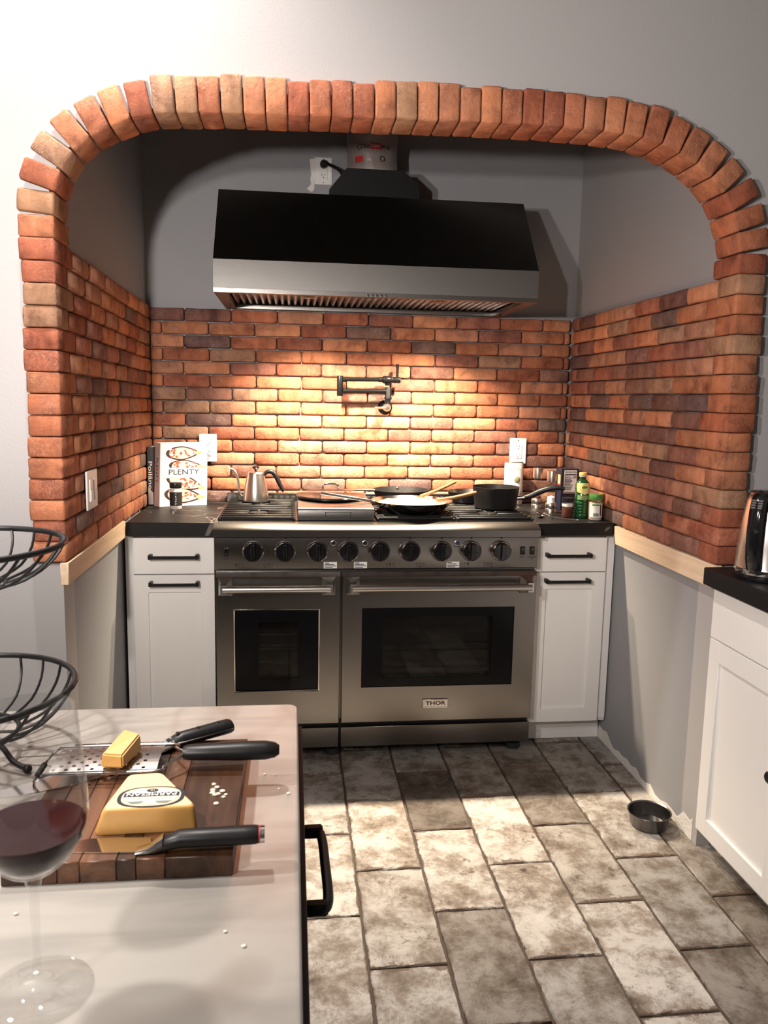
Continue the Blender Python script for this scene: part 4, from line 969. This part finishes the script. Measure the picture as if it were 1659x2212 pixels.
# oval label, reading from the far side
lc = (.1400,-2.1040); lz = zt_+.0004
def lab_layer(nm, m_, poly, k, par): return MB().prism(poly, 'z', lz+.0002*k, lz+.0002*k+.0002).build(nm, m_, par, smooth=False)
def superell(cx, cy, rx, ry, n=40, e=2.6): return [(cx+rx*abs(math.cos(t*2*PI/n))**(2/e)*(1 if math.cos(t*2*PI/n) >= 0 else -1), cy+ry*abs(math.sin(t*2*PI/n))**(2/e)*(1 if math.sin(t*2*PI/n) >= 0 else -1)) for t in range(n)]
lb = lab_layer('label', 'ink', superell(lc[0],lc[1],.0335,.0212), 0, cw)
lab_layer('label_rim', 'paper', superell(lc[0],lc[1],.0295,.0188), 1, lb); lab_layer('label_face', 'tan', superell(lc[0],lc[1],.0285,.0178), 2, lb); lab_layer('label_face', 'paper', superell(lc[0],lc[1],.0262,.0150), 3, lb)
lab_layer('label_medallion', 'ink', superell(lc[0]-.0005,lc[1]+.0115,.0060,.0036,24,2), 4, lb)
lab_layer('label_bar', 'ink', [(lc[0]-.0275,lc[1]-.001),(lc[0]+.0275,lc[1]-.001),(lc[0]+.0275,lc[1]+.0068),(lc[0]-.0275,lc[1]+.0068)], 4, lb)
lab_layer('label_picture', 'slate', [(lc[0]-.022,lc[1]-.0105),(lc[0]-.005,lc[1]-.0105),(lc[0]-.008,lc[1]-.0145),(lc[0]-.017,lc[1]-.0150)], 4, lb); lab_layer('label_picture', 'slate', [(lc[0]+.022,lc[1]-.0105),(lc[0]+.005,lc[1]-.0105),(lc[0]+.008,lc[1]-.0145),(lc[0]+.017,lc[1]-.0150)], 4, lb)
def flip(x, y): return MX.Translation((x,y,lz+.0013)) @ MX.Rotation(PI,4,'Z')
text('label_lettering', 'PARMESAN', 'paper', lb, (0,0,0), .050, .0062, 'z', Mx=flip(lc[0],lc[1]+.0029), bold=.015)
text('label_lettering', 'BELGIOIOSO', 'tan', lb, (0,0,0), .040, .0040, 'z', Mx=flip(lc[0]+.001,lc[1]-.0042), bold=.01)
text('label_lettering', '10', 'paper', lb, (0,0,0), .0040, .0034, 'z', Mx=flip(lc[0]-.0005,lc[1]+.0115))
# wrapper gathered behind the wedge
fm = MB(); rw = random.Random(2)
fm.loft([[(x+rw.uniform(-.002,.002), y+rw.uniform(-.002,.002), z+rw.uniform(-.001,.001)) for x,y,z in [(.112+.0035*i, yy, zz+.003*math.sin(i*1.3)) for i in range(11)]] for yy, zz in ((-2.050,.962),(-2.040,.966),(-2.030,.960),(-2.024,.953))], False, False, False); fm.build('plastic_wrap', 'film', cw)
# ---- chef's knife lying under the grater
def knife(name, label, tip, heel, end, zb, zh, bwid, hr, capm, grp='knives on the cutting board', side=1):
    k = thing(name, label, 'knife', (heel[0],heel[1],zb), grp)
    t, h, e_ = V((*tip,0)), V((*heel,0)), V((*end,0)); dx = (t-h).normalized(); sx_ = V((-dx.y,dx.x,0))*side; Lb = (t-h).length; N_ = 12
    up_, lo = [], []
    for i in range(N_+1):
        s = i/N_; c_ = h+dx*Lb*s; ed = bwid*(1-.05*s)*(1 if s < .55 else math.sqrt(max(0,1-((s-.55)/.45)**2))); up_.append(c_+sx_*bwid*.12*(1-s**6)); lo.append(c_-sx_*max(0,ed*.88))
    P = up_+lo[::-1]; q = MB(); zt2 = .0012
    q.prism([(p.x,p.y) for p in P[:-1]], 'z', zb, zb+zt2); q.build('blade', 'chrome', k, smooth=False)
    hd2 = (e_-h).normalized(); L2 = (e_-h).length; sy_ = V((-hd2.y,hd2.x,0)); loops = []
    for s, wv, hv in ((0,.60,.55),(.06,.80,.8),(.25,.92,.98),(.55,.98,1.0),(.85,1.0,1.02),(.96,.98,1.0),(1,.86,.88)):
        c_ = h+hd2*L2*s; z_ = zb+.001+(zh-zb)*(min(1,s/.12)) if s < .12 else zh
        loops.append([c_+V((0,0,z_))+sy_*hr*wv*math.cos(2*PI*j/16)+V((0,0,hr*.72*hv*math.sin(2*PI*j/16))) for j in range(16)])
    ho = MB().loft(loops).build('handle', 'black', k)
    b3 = MB(); b3.loft([[c_+V((0,0,zz))+sy_*ww*math.cos(2*PI*j/12)+V((0,0,hh_*math.sin(2*PI*j/12))) for j in range(12)] for c_, zz, ww, hh_ in ((h-hd2*.016,zb+.0012,bwid*.25,.0010),(h-hd2*.004,zb+.003,hr*.75,.0028),(h+hd2*.010,zh-.002,hr*.86,hr*.62))]); b3.build('bolster', 'chrome', k)
    if capm:
        for s0, s1, m_ in ((.988,1.004,'redring'),(1.0,1.045,'chrome')):
            MB().loft([[h+hd2*L2*s+V((0,0,zh))+sy_*hr*.93*math.cos(2*PI*j/16)+V((0,0,hr*.66*math.sin(2*PI*j/16))) for j in range(16)] for s in (s0,s1)]).build('end_cap' if m_ == 'chrome' else 'red_ring', m_, k)
    else:
        MB().loft([[h+hd2*L2*s+V((0,0,zh+.0006))+sy_*(hr*1.015)*math.cos(2*PI*j/16)+V((0,0,.0013*math.sin(2*PI*j/16))) for j in range(16)] for s in (.15,.97)]).build('tang', 'satin', k)
        for s in (.2,.5,.8): MB().lathe([(.0028,0),(.0028,.0006),(.0005,.0008)], tuple(h+hd2*L2*s+V((0,0,zh+hr*.72))), 12).build('rivet', 'chrome', k)
    return k
knife('chef_knife', 'kitchen knife with steel end cap in front of the cheese wedge', (.058,-2.150), (.150,-2.1565), (.252,-2.1545), BTp+.0006, BTp+.0125, .026, .0115, True, side=1)
knife('chef_knife', 'large riveted chef knife lying under the grater', (-.052,-2.036), (.126,-1.934), (.203,-1.884), BTp+.0006, BTp+.0098, .032, .0125, False, side=-1)
# ---- grater
gr = thing('cheese_grater', 'flat steel cheese grater with a black handle on the cutting board', 'grater', (.08,-1.98,BTp))
GZ = .9560
gx0, gx1, gy0, gy1 = .012, .130, -2.016, -1.946
# perforated plate: strips and bridges leave real holes
nx_, ny_ = 15, 9; px_ = (gx1-.012-gx0)/nx_; py_ = (gy1-gy0-.008)/ny_
b = bmesh.new()
def zc_(y): return GZ+.004*(1-((y-(gy0+gy1)/2)/((gy1-gy0)/2))**2)
def cell(x0,x1,y0,y1):
    v = [b.verts.new((x,y,zc_(y))) for x,y in ((x0,y0),(x1,y0),(x1,y1),(x0,y1))]; b.faces.new(v)
for i in range(nx_):
    for j in range(ny_):
        x0 = gx0+i*px_; y0 = gy0+.004+j*py_; h_ = .30 if (i+j) % 2 == 0 else 0
        if not h_: cell(x0,x0+px_,y0,y0+py_); continue
        a, c2 = .22, .78
        cell(x0,x0+px_,y0,y0+py_*a); cell(x0,x0+px_,y0+py_*c2,y0+py_); cell(x0,x0+px_*a,y0+py_*a,y0+py_*c2); cell(x0+px_*c2,x0+px_,y0+py_*a,y0+py_*c2)
for j in range(ny_): cell(gx0+nx_*px_,gx1,gy0+.004+j*py_,gy0+.004+(j+1)*py_)
m = MB(); m._add(b); m.build('grating_plate', 'satin', gr, ang=60)
MB().tube(arc_smooth([(gx0-.006,gy0,GZ),(gx1-.006,gy0,GZ),(gx1+.008,gy0+.010,GZ+.001),(gx1+.024,-1.989,GZ+.005),(.165,-1.987,GZ+.006)],5), .0017, 8).build('frame_wire', 'chrome', gr)
MB().tube(arc_smooth([(gx0-.006,gy1,GZ),(gx1+.004,gy1,GZ),(gx1+.014,gy1-.012,GZ+.001),(gx1+.026,-1.977,GZ+.005),(.165,-1.979,GZ+.006)],5), .0017, 8).build('frame_wire', 'chrome', gr)
MB().tube(arc_smooth([(gx0,gy0,GZ),(gx0-.010,gy0-.001,GZ-.004),(gx0-.018,gy0+.010,GZ-.0105),(gx0-.018,gy1-.010,GZ-.0105),(gx0-.010,gy1+.001,GZ-.004),(gx0,gy1,GZ)],5), .0017, 8).build('foot_loop', 'chrome', gr)
MB().tube([(gx0-.018,gy0+.022,GZ-.0105),(gx0-.018,gy1-.022,GZ-.0105)], .0034, 10).build('rubber_sleeve', 'rubber', gr)
hl = []
for s, wv in ((0,.75),(.05,.9),(.3,1.0),(.6,1.12),(.85,1.1),(.95,.9),(1,.55)):
    hl.append([(.156+.112*s, -1.983+.0125*wv*math.cos(2*PI*j/18), GZ+.006+.0095*wv*math.sin(2*PI*j/18)) for j in range(18)])
MB().loft(hl).build('handle', 'black', gr)
# ---- piece of cheese on the grater
ck = MB(); ck.loft([[(.068,-2.014,.9612),(.094,-2.018,.9612),(.107,-1.972,.9612),(.081,-1.960,.9612)],[(.070,-2.012,.977),(.093,-2.015,.9755),(.106,-1.975,.984),(.085,-1.963,.985)]])
bmesh.ops.bevel(ck.bm, geom=ck.bm.edges[:], offset=.0018, segments=2, affect='EDGES')
tag(ck.build('cheese_chunk', 'cheese'), 'small chunk of yellow cheese resting on the grater', 'cheese')
# ---- crumbs
cr = MB(); rc_ = random.Random(8)
for i in range(150):
    x, y = rc_.gauss(.165,.025), rc_.gauss(-2.035,.022)
    if not (.02 < x < .22 and -2.15 < y < -1.915): continue
    if .08 < x < .195 and -2.13 < y < -2.02 or (y > -2.02 and x > .12): continue
    s = rc_.uniform(.0007,.0024); cr.sphere((x,y,BTp+s*.5), s, 6, 4, (1.5,1,.7))
tag(cr.build('cheese_crumbs', 'crumb'), 'white cheese crumbs scattered over the cutting board', 'crumbs', kind='stuff')
cr = MB()
for x, y in ((.262,-1.965),(.250,-1.962),(.279,-2.012),(.226,-2.25),(.243,-2.27),(.04,-2.21),(.268,-2.0)): cr.sphere((x,y,IT+.001), rc_.uniform(.0010,.0020), 6, 4, (1.4,1,.7))
tag(cr.build('cheese_crumbs', 'crumb'), 'white cheese crumbs dropped on the marble around the board', 'crumbs', kind='stuff')
# ---- wine glass
wg = thing('wine_glass', 'large stemmed wine glass of red wine in the left foreground', 'wine glass', (.089,-2.308,IT)); Gc = (.0890,-2.308,IT)
MB().lathe([(.0395,.0004),(.0405,.0012),(.0395,.0022),(.022,.0040),(.009,.0075),(.0046,.013),(.0036,.025),(.0034,.060),(.0040,.082),(.0062,.094),(.0105,.1005)], Gc, 48, True, False).build('foot_and_stem', 'glass_thick', wg)
MB().lathe([(.0105,.1005),(.020,.1055),(.031,.116),(.0385,.130),(.0412,.145),(.0412,.158),(.0395,.180),(.0372,.205),(.0352,.228),(.0347,.2285),(.0342,.228),(.0364,.205),(.0388,.180),(.0404,.158),(.0404,.145),(.0376,.130),(.0300,.1168),(.019,.1065),(.0005,.1040)], Gc, 56, False, True).build('bowl', 'glass', wg)
MB().lathe([(.0005,.1046),(.0187,.1070),(.0296,.1173),(.0372,.1302),(.0394,.1380),(.0005,.1380)], Gc, 48).build('wine', 'wine', wg)
# ---- two-tier wire fruit basket
fb = thing('fruit_basket', 'two tier black wire fruit basket at the left edge of the island', 'basket', (-.125,-1.885,IT)); cx, cy = -.128, -1.880
def ring(R, z, n=40): return [(cx+R*math.cos(2*PI*k/n), cy+R*math.sin(2*PI*k/n), z) for k in range(n)]
def tier(R, zr, rb2, zb2, nm):
    t_ = MB(); t_.tube(ring(R,zr), .0038, 10, closed=True); to = t_.build('rim', 'bmatte', fb)
    MB().tube(ring(rb2,zb2), .0030, 8, closed=True).build('bottom_ring', 'bmatte', fb)
    for k in range(22):
        a = 2*PI*k/22; a1 = a+.22
        pts = [(cx+r_0*math.cos(a+(a1-a)*s), cy+r_0*math.sin(a+(a1-a)*s), z_0) for s, r_0, z_0 in ((0,rb2,zb2),(.35,rb2+(R-rb2)*.48,zb2+(zr-zb2)*.22),(.7,rb2+(R-rb2)*.82,zb2+(zr-zb2)*.60),(1,R,zr))]
        MB().tube(arc_smooth(pts,3), .0019, 6).build('wire', 'bmatte', fb)
    for k in range(4):
        a = PI*k/4; MB().tube([(cx+rb2*math.cos(a),cy+rb2*math.sin(a),zb2),(cx-rb2*math.cos(a),cy-rb2*math.sin(a),zb2)], .0019, 6).build('wire', 'bmatte', fb)
tier(.132, 1.008, .062, .950, 'lower'); tier(.126, 1.192, .055, 1.140, 'upper')
MB().tube([(cx,cy,.945),(cx,cy,1.30)], .0045, 10).build('centre_pole', 'bmatte', fb)
MB().tube(ring(.022,1.318,24), .0035, 8, closed=True, Mx=MX.Translation((cx,cy,1.318)) @ MX.Rotation(PI/2,4,'X') @ MX.Translation((-cx,-cy,-1.318))).build('ring_handle', 'bmatte', fb)
for k in range(3):
    a = -.55+2*PI*k/3; ca, sa = math.cos(a), math.sin(a)
    MB().tube(arc_smooth([(cx+.050*ca,cy+.050*sa,.950),(cx+.068*ca,cy+.068*sa,.943),(cx+.084*ca,cy+.084*sa,.930),(cx+.104*ca,cy+.104*sa,.926)],4), .0034, 8).sphere((cx+.108*ca,cy+.108*sa,IT+.0056), .0056, 12, 8).build('leg', 'bmatte', fb)
